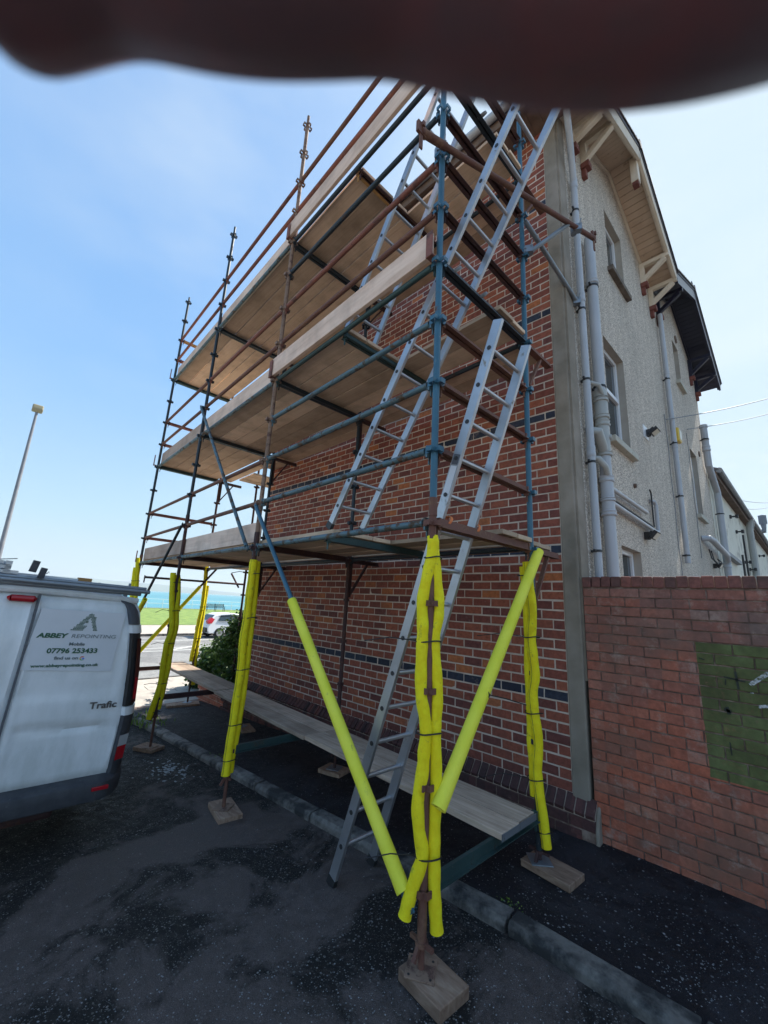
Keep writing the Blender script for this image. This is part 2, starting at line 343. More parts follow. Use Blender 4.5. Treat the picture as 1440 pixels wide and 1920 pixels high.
def steel(name, paint, rust, cut, rough=.5, metal=.0, sc=7):
    m, nt, b = nodes(name); pos = coord(nt, 'World')
    f = ramp(nt, noise(nt, pos, sc, 8, .68, .4), [(cut, 0.), (cut+.09, 1.)])
    g = N(nt, 'ShaderNodeNewGeometry'); c1 = ramp(nt, noise(nt, pos, 3, 5), [(.35, tuple(q*.75 for q in paint)), (.65, paint)])
    c2 = ramp(nt, noise(nt, pos, 45, 5, .7), [(.3, tuple(q*.55 for q in rust)), (.7, rust)])
    c = mix(nt, f, c1, c2)
    c = mix(nt, ramp(nt, noise(nt, pos, 60, 3, .7), [(.66, 0.), (.74, .6)]), c, (.34, .27, .20))
    nt.links.new(c, b.inputs['Base Color']); b.inputs['Metallic'].default_value = metal
    r = mix(nt, f, (rough, rough, rough), (.85, .85, .85)); nt.links.new(r, b.inputs['Roughness'])
    bump(nt, b, noise(nt, pos, 110, 6, .7), .35, .003)
    return m
MAT['blue'] = steel('blue_painted_steel', (.045, .135, .195), (.17, .08, .055), .60, .42, .15)
MAT['bluegrey'] = steel('blue_grey_steel', (.10, .17, .20), (.13, .085, .055), .50, .5, .3, 12)
MAT['navy'] = steel('dark_painted_steel', (.022, .036, .048), (.09, .055, .045), .58, .5, .2)
MAT['green_steel'] = steel('green_steel', (.035, .075, .075), (.10, .07, .05), .58, .5, .2)
MAT['rust'] = steel('rusty_steel', (.17, .072, .052), (.24, .12, .075), .5, .75, .1)
MAT['darkrust'] = steel('dark_rust_steel', (.065, .030, .030), (.13, .06, .045), .52, .7, .1)
MAT['redrust'] = steel('red_rust_steel', (.24, .085, .06), (.16, .075, .06), .52, .75, 0)
MAT['beige'] = steel('flaked_beige_steel', (.27, .17, .115), (.15, .08, .06), .50, .75, 0, 14)
MAT['ochre'] = steel('ochre_steel', (.42, .22, .07), (.22, .12, .06), .6, .7, 0)
MAT['galv'] = steel('galvanised_steel', (.28, .31, .34), (.17, .13, .10), .64, .45, .55)
MAT['alu'] = steel('weathered_aluminium', (.52, .52, .54), (.40, .37, .32), .62, .38, .75, 10)
MAT['plastic_black'] = M_('black_plastic', [(.02, .02, .022), (.03, .03, .032)], 20, .5)
def wood(name, a, b_, c_, sc=(1.6, 70, 70), rough=.85):
    m, nt, b = nodes(name); vec = coord(nt, 'World', sc)
    oi = N(nt, 'ShaderNodeObjectInfo')
    ad = N(nt, 'ShaderNodeVectorMath', operation='ADD'); cb = N(nt, 'ShaderNodeCombineXYZ')
    nt.links.new(math_(nt, 'MULTIPLY', oi.outputs['Random'], 37.), cb.inputs[0]); nt.links.new(math_(nt, 'MULTIPLY', oi.outputs['Random'], 91.), cb.inputs[1])
    nt.links.new(vec, ad.inputs[0]); nt.links.new(cb.outputs[0], ad.inputs[1])
    c = ramp(nt, noise(nt, ad.outputs[0], 1, 7, .62, .8), [(.3, a), (.5, b_), (.7, c_)])
    v2 = coord(nt, 'World', (3, 3, 3))
    c = mix(nt, ramp(nt, noise(nt, v2, 1, 6, .6), [(.45, 0.), (.75, .55)]), c, tuple(q*.45 for q in a))
    c = mix(nt, .9, c, ramp(nt, oi.outputs['Random'], [(0., .58), (1., 1.28)]), 'MULTIPLY')
    nt.links.new(c, b.inputs['Base Color']); b.inputs['Roughness'].default_value = rough; b.inputs['Specular IOR Level'].default_value = .2
    bump(nt, b, noise(nt, ad.outputs[0], 4, 6, .7), .35, .004)
    return m
MAT['board'] = wood('scaffold_board', (.56, .395, .265), (.64, .465, .325), (.69, .52, .375))
MAT['toe'] = wood('pale_toe_board', (.60, .42, .32), (.70, .51, .40), (.76, .58, .47), (1., 14, 14))
MAT['oldboard'] = wood('grey_worn_board', (.38, .27, .20), (.54, .41, .31), (.66, .52, .41), (1.6, 30, 30))
MAT['sole'] = wood('sole_board', (.27, .165, .115), (.42, .275, .195), (.54, .39, .285), (6, 30, 14))
MAT['pvc'] = M_('grey_pvc', [(.39, .405, .43), (.45, .465, .49)], 3, .42, kind='World', bmp=0)
MAT['pvc2'] = M_('green_grey_pvc', [(.36, .365, .345), (.42, .425, .40)], 3, .45, kind='World', bmp=0)
MAT['upvc'] = M_('white_upvc', [(.72, .74, .76)], rough=.35, bmp=0)
MAT['glass'] = M_('window_glass', [(.02, .035, .045)], rough=.06, bmp=0, spec=.8)
MAT['sill'] = M_('painted_sill', [(.44, .42, .35), (.52, .50, .42)], 6, .8, kind='World', dirt=((.12, .09, .07), 12, .6))
MAT['oldsill'] = M_('bare_sill', [(.09, .07, .055), (.20, .16, .13)], 8, .9, kind='World')
MAT['trim'] = M_('cream_trim', [(.66, .56, .43), (.74, .65, .53)], 5, .7, kind='World', dirt=((.20, .10, .08), 9, .66))
MAT['soffit'] = M_('flaking_soffit', [(.52, .38, .27), (.64, .49, .36)], 3, .85, kind='World', dirt=((.13, .06, .045), 7, .63))
MAT['soffit_dark'] = M_('dark_soffit', [(.10, .065, .05), (.19, .125, .09)], 5, .9, kind='World')
MAT['black_trim'] = M_('black_gloss_trim', [(.010, .011, .028), (.018, .018, .04)], 5, .35, kind='World')
MAT['slate'] = M_('roof_slate', [(.06, .06, .075), (.11, .105, .12)], 8, .7, kind='World')
MAT['terracotta'] = M_('terracotta_corbel', [(.15, .05, .04), (.22, .07, .05)], 9, .85, kind='World')
MAT['lead'] = M_('lead_grey', [(.18, .19, .20), (.26, .27, .28)], 6, .6, kind='World')
MAT['rope'] = M_('orange_rope', [(.65, .16, .05), (.75, .25, .08)], 30, .8)
MAT['alarm'] = M_('yellow_alarm', [(.72, .48, .05), (.80, .56, .08)], 8, .4)
MAT['glow'] = M_('frosted_lens', [(.62, .60, .50)], rough=.3, bmp=0)
def leafm(name, a, b_, c_):
    m, nt, b = nodes(name); g = N(nt, 'ShaderNodeNewGeometry')
    c = ramp(nt, g.outputs['Random Per Island'], [(0., a), (.5, b_), (1., c_)])
    nt.links.new(c, b.inputs['Base Color']); b.inputs['Roughness'].default_value = .5
    t = N(nt, 'ShaderNodeBsdfTranslucent'); nt.links.new(c, t.inputs[0]); mxs = N(nt, 'ShaderNodeMixShader'); mxs.inputs[0].default_value = .3
    o = [n for n in nt.nodes if n.type == 'OUTPUT_MATERIAL'][0]
    nt.links.new(b.outputs[0], mxs.inputs[1]); nt.links.new(t.outputs[0], mxs.inputs[2]); nt.links.new(mxs.outputs[0], o.inputs[0])
    return m
MAT['leaf'] = leafm('shrub_leaf', (.025, .06, .014), (.06, .12, .025), (.12, .20, .045))
MAT['grassblade'] = leafm('grass_blade', (.10, .18, .02), (.16, .27, .03), (.24, .36, .05))
MAT['twig'] = M_('twig', [(.08, .055, .04)], rough=.9, bmp=0)
def vanpaint():
    m, nt, b = nodes('van_white_paint'); vec = coord(nt, 'Object')
    s = N(nt, 'ShaderNodeSeparateXYZ'); nt.links.new(vec, s.inputs[0])
    n = noise(nt, coord(nt, 'Object', (3, 3, 1.1)), 2, 7, .65)
    c = ramp(nt, n, [(.35, (.68, .70, .70)), (.6, (.80, .81, .82))])
    low = ramp(nt, math_(nt, 'ADD', s.outputs[2], math_(nt, 'MULTIPLY', n, .6)), [(.35, .65), (1.0, .05), (1.6, 0.)])
    c = mix(nt, low, c, (.36, .37, .33))
    c = mix(nt, ramp(nt, noise(nt, vec, 38, 3, .7), [(.73, 0.), (.77, .7)]), c, (.22, .19, .17))
    nt.links.new(c, b.inputs['Base Color']); b.inputs['Roughness'].default_value = .38; b.inputs['Coat Weight'].default_value = .3
    return m
MAT['van'] = vanpaint()
MAT['bumper'] = M_('grey_bumper_plastic', [(.035, .037, .045), (.06, .062, .07)], 12, .6, dirt=((.10, .10, .10), 30, .62), bmp=.2)
MAT['vangrey'] = M_('grey_trim_plastic', [(.10, .105, .12)], rough=.5, bmp=0)
MAT['redlens'] = M_('red_lens', [(.40, .012, .02)], rough=.15, bmp=0)
MAT['clearlens'] = M_('clear_lens', [(.42, .42, .44)], rough=.12, bmp=0)
MAT['darklens'] = M_('smoked_lens', [(.03, .014, .014), (.10, .02, .016)], 3, .12, bmp=0)
MAT['rubber'] = M_('tyre_rubber', [(.012, .012, .013)], rough=.8)
MAT['sign'] = M_('vinyl_sign', [(.66, .67, .70), (.72, .73, .76)], 3, .4, bmp=0)
MAT['ink_green'] = M_('green_print', [(.03, .11, .06)], rough=.5, bmp=0)
MAT['ink_grey'] = M_('grey_print', [(.13, .16, .16)], rough=.5, bmp=0)
MAT['chrome'] = M_('badge_chrome', [(.20, .19, .19)], rough=.3, metal=.8, bmp=0)
for k_, c_ in dict(g_red=(.75, .07, .04), g_yel=(.90, .50, .02), g_grn=(.05, .38, .09), g_blu=(.05, .18, .80)).items():
    MAT[k_] = M_(k_.replace('g_', 'print_'), [c_], rough=.5, bmp=0)
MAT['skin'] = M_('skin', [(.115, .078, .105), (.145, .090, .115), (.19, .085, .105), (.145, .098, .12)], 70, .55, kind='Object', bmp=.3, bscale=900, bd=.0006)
MAT['sleeve'] = M_('dark_sleeve', [(.02, .02, .025), (.03, .03, .035)], 60, .9)
MAT['lamp_head'] = M_('lamp_head', [(.30, .27, .17)], rough=.5, bmp=0)
MAT['lamp_pole'] = M_('lamp_pole', [(.17, .18, .21), (.24, .25, .27)], 2, .5, bmp=0)

# ------------------------------------------------------------------ the ground
def G(x):                                     # pavement level along the street, falling towards the sea
    if x > 0: return -.02
    if x > -9.3: return -.02+.0545*x
    if x > -14: return -.527+(x+9.3)*(.253/4.7)
    return -.78
RD = -.065                                    # road surface below the pavement
def sheet(name, m, xs, y0, y1, f, kind='structure', dz=0, ysub=1):
    P = []; F = []; nn_ = ysub+1
    for x in xs:
        for j in range(nn_):
            y = (y0(x) if callable(y0) else y0)*(1-j/ysub)+(y1(x) if callable(y1) else y1)*j/ysub
            P.append((x, y, f(x)+dz))
    for i in range(len(xs)-1):
        for j in range(ysub):
            a = i*nn_+j; F.append((a, a+1, a+nn_+1, a+nn_))
    mb = MB(); mb.add(P, F); o = mb.obj(name, m, kind=kind)
    return o
def fx(a, b, st):
    n = max(1, int(abs(b-a)/st)); return [a+(b-a)*i/n for i in range(n+1)]
xr = [60, 20, 6, 3]+fx(1, -9.3, .8)+[-10.5, -12, -14]
kl = lambda x: (-1.33+.012*(x+1) if x > -6 else -1.39-(x+6)**2*.10)     # kerb line, swinging out at the corner
sheet('ground', MAT['soil'], [400, 60, 20, 6, 0, -9.3, -14, -62], -400, 400, lambda x: G(x)-.25)
sheet('side_road', MAT['road'], [q for q in xr if q >= -9.4], lambda x: -8.6, lambda x: kl(x)-.02, lambda x: G(x)+RD, ysub=2)
sheet('pavement', MAT['tarmac'], [q for q in [20, 6, 3]+fx(1, -7.6, .6)], kl, lambda x: .6, G, ysub=2)
sheet('bounce_paving', MAT['paving'], [60, 20, 6, 0, -7.6], -60, -8.6, lambda x: G(x)+.02)  # unseen pale ground, added wide to bounce warm sunlight under the decks
sheet('sea_road', MAT['sea_road'], [-11.6, -14, -25.5], -120, 120, lambda x: G(x)-.06)
sheet('back_yard', MAT['tarmac'], [40, 6, .1], .1, 60, lambda x: -.03)
# kerb stones: cast segments along the kerb line, joints between
kseg = [(1.9, 1.02), (1.0, .10), (.08, -.86), (-.88, -1.82), (-1.84, -2.78), (-2.80, -3.72), (-3.74, -4.64), (-4.66, -5.5), (-5.52, -6.2), (-6.22, -6.8)]
pv = bpy.data.objects['pavement']
for i, (a, b) in enumerate([(5.6, 4.7), (4.68, 3.76), (3.74, 2.84), (2.82, 1.92)]+kseg):
    ya, yb = kl(a), kl(b); mb = MB(); P = []
    j = random.uniform(-.006, .006)
    for x, y in ((a, ya), (b, yb)):
        z = G(x)+j
        P += [(x, y-.075, z-.2), (x, y-.078, z-.02), (x, y-.055, z+.006), (x, y+.055, z+.010), (x, y+.07, z-.2)]
    mb.add(P, [(0, 1, 6, 5), (1, 2, 7, 6), (2, 3, 8, 7), (3, 4, 9, 8), (4, 3, 2, 1, 0), (5, 6, 7, 8, 9)])
    mb.obj('kerb_stone', MAT['kerb'], pv, bevel=.008)
# the promenade side
paving = bpy.data.objects.new('footpath', MB().add([(-7.6, -60, G(-7.6)+.004), (-7.6, 0, G(-7.6)+.004), (-11.6, 0, G(-11.6)+.004), (-11.6, -60, G(-11.6)+.004)], [(0, 1, 2, 3)]).mesh('footpath', MAT['low_mortar'])); COL.objects.link(paving); paving['kind'] = 'structure'
slab = MB(); slab.b2((-.29, -.44, 0), (.29, .44, .012)); slab_me = slab.mesh('paving_slab', MAT['paving'])
for i in range(6):
    for j in range(12):
        x = -7.95-i*.6; y = -4+j*.9+(.45 if i % 2 else 0)
        inst(slab_me, 'paving_slab', paving, Matrix.Translation((x, y, G(x)+.006+random.uniform(0, .004))) @ Matrix.Rotation(.0545, 4, 'Y'))
kb = MB(); kb.b2((-11.72, -60, -.9), (-11.6, 60, G(-11.6)+.02)); kb.obj('sea_road_kerb', MAT['kerb'], kind='structure')
kb = MB(); kb.b2((-25.62, -120, -.95), (-25.5, 120, -.70)); kb.obj('far_kerb', MAT['kerb'], kind='structure')
sheet('promenade_path', MAT['paving'], [-25.62, -32.7], -120, 120, lambda x: -.72)
sheet('grass_verge', MAT['grass'], [-32.7, -40, -50, -57, -61], -160, 200, lambda x: -.70+.006*(-32.7-x)*(1 if x > -57 else .9))
for n_, x0, x1, m in (('centre_line', -18.95, -18.85, 'line'), ('lane_line', -19.95, -19.87, 'line'), ('edge_line', -23.1, -23.0, 'line')):
    l = MB(); l.b2((x1, -60, -.838), (x0, 60, -.835)); l.obj(n_, MAT[m], kind='structure')
l = MB(); a_, b_ = pl(286, 1219, z=-.83), pl(360, 1211, z=-.83)
l.beam(V((-19.0, 3.3, -.833)), V((-20.6, 5.2, -.833)), .12, .003); l.obj('hatch_line', MAT['line'], kind='structure')
# old painted line across the side road, worn to grey dust
l = MB()
pp_ = [pl(u, v, z=-.2) for u, v in ((150, 1590), (260, 1560), (330, 1535), (400, 1512), (445, 1500))]
P = []; F = []
for i, q in enumerate(pp_):
    q.z = G(q.x)+RD+.004
    P += [q+V((.0, .045, 0)), q-V((0, .045, 0))]
for i in range(len(pp_)-1): F.append((2*i, 2*i+1, 2*i+3, 2*i+2))
m, nt2, b2_ = nodes('worn_line'); pos = coord(nt2, 'World'); f_ = ramp(nt2, noise(nt2, pos, 9, 8, .75), [(.42, 0.), (.62, .8)])
tr = N(nt2, 'ShaderNodeBsdfTransparent'); mm = N(nt2, 'ShaderNodeMixShader'); b2_.inputs['Base Color'].default_value = (.16, .16, .17, 1); b2_.inputs['Roughness'].default_value = .9
nt2.links.new(f_, mm.inputs[0]); nt2.links.new(tr.outputs[0], mm.inputs[1]); nt2.links.new(b2_.outputs[0], mm.inputs[2]); nt2.links.new(mm.outputs[0], [n for n in nt2.nodes if n.type == 'OUTPUT_MATERIAL'][0].inputs[0])
l.add(P, F); l.obj('worn_road_line', m, kind='structure')
# spilt lime mortar on the road
sp_ = MB(); c0 = pl(318, 1440, z=-.28)
for i in range(130):
    r = abs(random.gauss(0, .20)); t = random.uniform(0, 6.28); x = c0.x+r*math.cos(t)*1.5; y = c0.y+r*math.sin(t)*.8; s_ = random.uniform(.006, .03)
    k = random.randint(4, 6); z = G(x)+RD+.003
    sp_.add([(x+s_*math.cos(6.28*j/k+i)*random.uniform(.5, 1.3), y+s_*math.sin(6.28*j/k+i)*random.uniform(.4, 1.), z) for j in range(k)], [tuple(range(k))])
sp_.obj('mortar_spatter', M_('wet_lime', [(.14, .17, .18), (.30, .34, .36)], 30, .5, kind='World'), kind='stuff', label='pale spatter of wet mortar on the dark road beside the kerb')
gt_ = MB()
for i in range(3800):
    u, v = random.uniform(-40, 1440), random.triangular(1380, 2000, 1900); q = pl(u, v, z=-.1)
    if q.x < -8 or q.y > kl(q.x)+1.1: continue
    z = G(q.x)+(RD if q.y < kl(q.x) else 0); r_ = random.choice((.0018, .0022, .003, .004, .005)); a = random.uniform(0, 6.28)
    if abs(q.y-kl(q.x)) < .1: continue
    P = [(q.x+r_*math.cos(a+k*1.5708)*random.uniform(.6, 1.3), q.y+r_*math.sin(a+k*1.5708)*random.uniform(.6, 1.3), z) for k in range(4)]+[(q.x, q.y, z+r_*random.uniform(.4, .9))]
    gt_.add(P, [(0, 1, 4), (1, 2, 4), (2, 3, 4), (3, 0, 4)])
gt_.obj('loose_grit', M_('grit', [(.10, .10, .105), (.30, .29, .29)], 60, .85, kind='World', bmp=0), kind='stuff')
# sea and hills
s_ = MB(); s_.add([(-61, -13000, -4.5), (-61, 13000, -4.5), (-12500, 13000, -4.5), (-12500, -13000, -4.5)], [(0, 1, 2, 3)]); s_.obj('sea', MAT['sea'], kind='structure')
wl = MB(); wl.b2((-61.6, -160, -6), (-61, 200, -.5)); wl.obj('sea_wall', MAT['cement'], kind=None, label='low grey sea wall along the edge of the grass', cat='sea wall')
hl = MB(); X0 = -8000; nx = 120; P = []; F = []
def hprof(t):   # t = y/|x|
    pts = [(-2, 90), (-1, 150), (-.3, 190), (.1, 165), (.25, 150), (.31, 138), (.36, 112), (.41, 95), (.46, 70), (.51, 52), (.6, 30), (.8, 22), (1.6, 10)]
    for (a, ha), (b, hb) in zip(pts, pts[1:]):
        if a <= t <= b:
            q = (t-a)/(b-a); return (ha+(hb-ha)*q)*1.0
    return 10
for i in range(nx+1):
    t = -1.0+2.*i/nx; y = t*8000; h = hprof(t)+math.sin(i*1.7)*3+math.sin(i*.63+1)*4
    for k, (dx, hh) in enumerate(((500, -4.4), (250, .22), (0, .62), (-400, .88), (-900, 1.), (-1800, .6))):
        P.append((X0+dx+math.sin(i*.8+k)*60, y*(X0+dx)/X0, hh*h if k else hh))
    if i:
        o_ = (i-1)*6
        for k in range(5): F.append((o_+k, o_+6+k, o_+7+k, o_+k+1))
hl.add(P, F); hl.obj('hills', MAT['hill'], smooth=True, kind='structure')

hz = MB(); hz.b2((-12900, -13500, -8), (600, 13500, 225))
hm = bpy.data.materials.new('haze'); hm.use_nodes = True; hn = hm.node_tree; hn.nodes.clear()
ho_ = N(hn, 'ShaderNodeOutputMaterial'); hv = N(hn, 'ShaderNodeVolumePrincipled'); hv.inputs['Density'].default_value = 1.3e-4; hv.inputs['Color'].default_value = (.80, .90, .98, 1); hv.inputs['Anisotropy'].default_value = .2
hn.links.new(hv.outputs[0], ho_.inputs['Volume']); hz.obj('haze', hm, kind='stuff')
# ------------------------------------------------------------------ brick house (gable wall, side wall, roof)
house = empty('brick_house', 'tall brick and roughcast end house behind the scaffold, its brick gable to the street', 'house')
XL = -5.86
wallp = MB(); wallp.b2((XL+.012, -.0025, -.6), (.0, .3, 8.0)); gable = wallp.obj('gable_wall', MAT['mortar'], house)
random.seed(11)
brk_me = {}
def brick_mesh(L, H, mname):
    k = (round(L, 3), round(H, 3), mname, random.randint(0, 5))
    if k not in brk_me:
        mb = MB(); c = .004; d = .03
        a, h = L/2, H/2
        P = [(-a, d, -h), (a, d, -h), (a, d, h), (-a, d, h), (-a, c, -h), (a, c, -h), (a, c, h), (-a, c, h), (-a+c, 0, -h+c), (a-c, 0, -h+c), (a-c, 0, h-c), (-a+c, 0, h-c)]
        P = P[:4]+[(x+random.uniform(-.0016, .0016), y, z+random.uniform(-.0014, .0014)) for x, y, z in P[4:8]]+[(x+random.uniform(-.003, .003), y+random.uniform(-.001, .0018), z+random.uniform(-.002, .002)) for x, y, z in P[8:]]
        F = [(8, 9, 10, 11)]
        for i in range(4):
            j = (i+1) % 4; F.append((4+i, 4+j, 8+j, 8+i)); F.append((i, j, 4+j, 4+i))
        mb.add(P, F); brk_me[k] = (mb, mb.mesh('brick', MAT[mname]))
    return brk_me[k]
BLUE = {8, 23, 39, 53, 70}
gb = []
nrow = 86; npl = len(range(nrow))
for r in range(-0, nrow):
    z = GO+GZ*(r+.5)
    off = (-.5 if r % 2 else 0.)*GX
    x = 0.0+off
    xx = off
    cols = []
    k = 0
    while True:
        x1 = off-k*GX+ (0 if off == 0 else 0); x0 = x1-GX
        if k == 0 and off < 0: cols.append((-.5*GX, 0.0))
        if x1 < XL+.05: break
        cols.append((max(x0, XL), x1)); k += 1
    for (a, b) in cols:
        L = b-a-.011
        if L < .03: continue
        gb.append(((a+b)/2, z, L, r))
def seen_size(x, z, L):
    d = (V((x, 0, z))-CAM).length; return L*GZ*abs(CAM.y)/d**3
gb.sort(key=lambda q: -seen_size(q[0], q[1], q[2]))
stuff = {'brick': MB(), 'blue_brick': MB()}
cnt = 0
for (x, z, L, r) in gb:
    mn = 'blue_brick' if r in BLUE else 'brick'
    mb, me = brick_mesh(round(L, 3), GZ-.013, mn)
    jy = random.uniform(-.002, .002); ry = random.uniform(-.008, .008); jx = random.uniform(-.0015, .0015)
    Mx = Matrix.Translation((x+jx, -.006+jy, z+random.uniform(-.0012, .0012))) @ Matrix.Rotation(ry, 4, 'Y') @ Matrix.Rotation(random.uniform(-.008, .008), 4, 'Z')
    if cnt < 300: inst(me, 'brick', gable, Mx); cnt += 1
    else: stuff[mn].add([Mx @ V(p) for p in mb.v], mb.f)
stuff['brick'].obj('brickwork', MAT['brick'], gable, kind='stuff')
stuff['blue_brick'].obj('blue_brickwork', MAT['blue_brick'], gable, kind='stuff')
# plinth: sloping bricks on edge over three plain courses
pb = MB(); pb.prism([(-.070, -.6), (-.070, .165), (.0, .25), (.02, .25), (.02, -.6)], 0, XL-.05, .19)
plinth = pb.obj('plinth', MAT['mortar'], house)
pc = MB(); n = int((.2-XL)/.0835)
for i in range(n):
    x = .155-i*.0835; mb = MB()
    j = random.uniform(-.003, .003); tl = random.uniform(-.02, .02)
    P = []
    for yy, zz in ((-.078, .142), (-.087, .168), (-.070, .190), (-.004, .268), (.005, .262), (.005, .142)):
        P += [(x-.0345, yy+j, zz+tl*.1), (x+.0345, yy+j, zz-tl*.1)]
    k = 6; F = [(2*a, 2*a+1, 2*((a+1) % k)+1, 2*((a+1) % k)) for a in range(k)]+[tuple(2*a for a in range(k))[::-1], tuple(2*a+1 for a in range(k))]
    mb.add(P, F)
    mb.obj('brick', MAT['plinth_brick'], plinth)
st = MB()
for r in range(8):
    z = .137-.0905*(r+.5)
    for i in range(30):
        a = .2-(i+(.5 if r % 2 else 0))*GX; b = a-GX
        if z < G(b)-.1: continue
        L = GX-.012
        m0, me = brick_mesh(round(L, 3), GZ-.013, 'plinth_brick')
        Mx = Matrix.Translation(((a+b)/2, -.084+random.uniform(-.003, .003), z))
        if r < 2 and i < 20: inst(me, 'brick', plinth, Mx)
        else: st.add([Mx @ V(p) for p in m0.v], m0.f)
# block in behind the lower courses
bk = MB(); bk.b2((XL-.05, -.076, -.6), (.19, .0, .135)); bk.obj('plinth_core', MAT['low_mortar'], house)
st.obj('brickwork', MAT['plinth_brick'], plinth, kind='stuff')
en = MB(); en.prism([(-.088, -.3), (-.088, .06), (-.06, .16), (-.004, .235), (-.004, -.3)], 0, .192, .222); en.obj('plinth_end', MAT['cement'], house, bevel=.01)
cp = MB(); cp.b2((.0, -.018, .235), (.146, .24, 8.0)); cp.obj('corner_pilaster', MAT['cement'], house, bevel=.012)
cp = MB(); cp.b2((.146, .012, 1.2), (.166, .225, 8.0)); cp.obj('pilaster_return', MAT['cement'], house)
# side wall frame
SE = V((.045, 1, 0)).normalized(); SN = V((SE.y, -SE.x, 0)); SO = V((.15, 0, 0))
SM = Matrix(((SN.x, SE.x, 0, SO.x), (SN.y, SE.y, 0, SO.y), (0, 0, 1, 0), (0, 0, 0, 1)))   # local x = outward, y = along the wall
def wall_open(name, m, y0, y1, z0, ztop, openings, parent, depth=.12, rm='reveal'):
    ys = sorted({y0, y1, *[o[0] for o in openings], *[o[1] for o in openings]}); zs = sorted({z0, ztop, *[o[2] for o in openings], *[o[3] for o in openings]})
    w_ = MB()
    for a, b in zip(ys, ys[1:]):
        for c, d in zip(zs, zs[1:]):
            if any(o[0] <= a and b <= o[1] and o[2] <= c and d <= o[3] for o in openings): continue
            w_.add([(0, a, c), (0, b, c), (0, b, d), (0, a, d)], [(0, 1, 2, 3)])
    w_.add([(-.3, y0, z0), (-.3, y1, z0), (-.3, y1, ztop), (-.3, y0, ztop)], [(3, 2, 1, 0)])
    for (a, b, c, d) in openings:
        rv = MB(); rv.add([(0, a, c), (0, b, c), (0, b, d), (0, a, d), (-depth-.02, a, c), (-depth-.02, b, c), (-depth-.02, b, d), (-depth-.02, a, d)], [(0, 4, 5, 1), (1, 5, 6, 2), (2, 6, 7, 3), (3, 7, 4, 0)])
        r = rv.obj('window_reveal', MAT[rm], parent); r.matrix_world = SM
    o = w_.obj(name, MAT[m], parent, M=None); o.matrix_world = SM
    return o
def window(parent, a, b, c, d, depth=.09, sill='sill', bar=True, sash=.55):
    f = MB(); t = .06; x0, x1 = -depth-.05, -depth
    f.b2((x0, a, c), (x1, a+t, d)); f.b2((x0, b-t, c), (x1, b, d)); f.b2((x0, a+t, c), (x1, b-t, c+t)); f.b2((x0, a+t, d-t), (x1, b-t, d))
    h = c+(d-c)*sash
    if bar: f.b2((x0, a+t, h-.03), (x1+.012, b-t, h+.03))
    wo = f.obj('window', MAT['upvc'], parent, bevel=.006); wo.matrix_world = SM
    g = MB(); g.b2((x0+.01, a+t, c+t), (x0+.02, b-t, d-t)); go = g.obj('pane', MAT['glass'], wo); go.matrix_parent_inverse = Matrix.Identity(4)
    s = MB(); s.b2((-depth-.02, a-.05, c-.085), (.075, b+.07, c-.002)); so = s.obj('sill', MAT[sill], parent, bevel=.008); so.matrix_world = SM
W1 = [(1.70, 2.46, 6.78, 7.86), (1.20, 2.02, 3.94, 5.38), (1.30, 2.06, 1.3, 2.60)]
wall_open('side_wall', 'roughcast', .2, 4.15, -.2, 8.02, W1, house)
window(house, *W1[0], sill='oldsill', bar=False); window(house, *W1[1]); window(house, *W1[2], bar=False)
house2 = empty('rendered_house', 'pale roughcast house beyond the brick one, with black painted eaves', 'house')
W2 = [(5.88, 6.44, 6.82, 7.84), (6.44, 7.14, 3.95, 5.44)]
wall_open('side_wall', 'roughcast', 4.152, 8.35, -.2, 8.02, W2, house2)
window(house2, *W2[0], bar=False); window(house2, *W2[1], bar=False)
bk = MB(); bk.b2((XL, .32, -.6), (-.17, 4.14, 7.9)); bk.obj('rear_walls', MAT['cement'], house)
bk = MB(); bk.b2((XL, 4.16, -.6), (-.2, 8.33, 7.9)); bk.obj('rear_walls', MAT['cement'], house2)
bk = MB(); bk.b2((-.2, 8.30, -.2), (.49, 8.35, 8.0)); bk.obj('end_wall', MAT['roughcast'], house2)
OH = .44
prof1 = [(-.42, 7.74), (2.1, 8.93), (4.15, 8.02)]; prof2 = [(4.15, 8.02), (6.22, 8.95), (8.80, 7.76)]
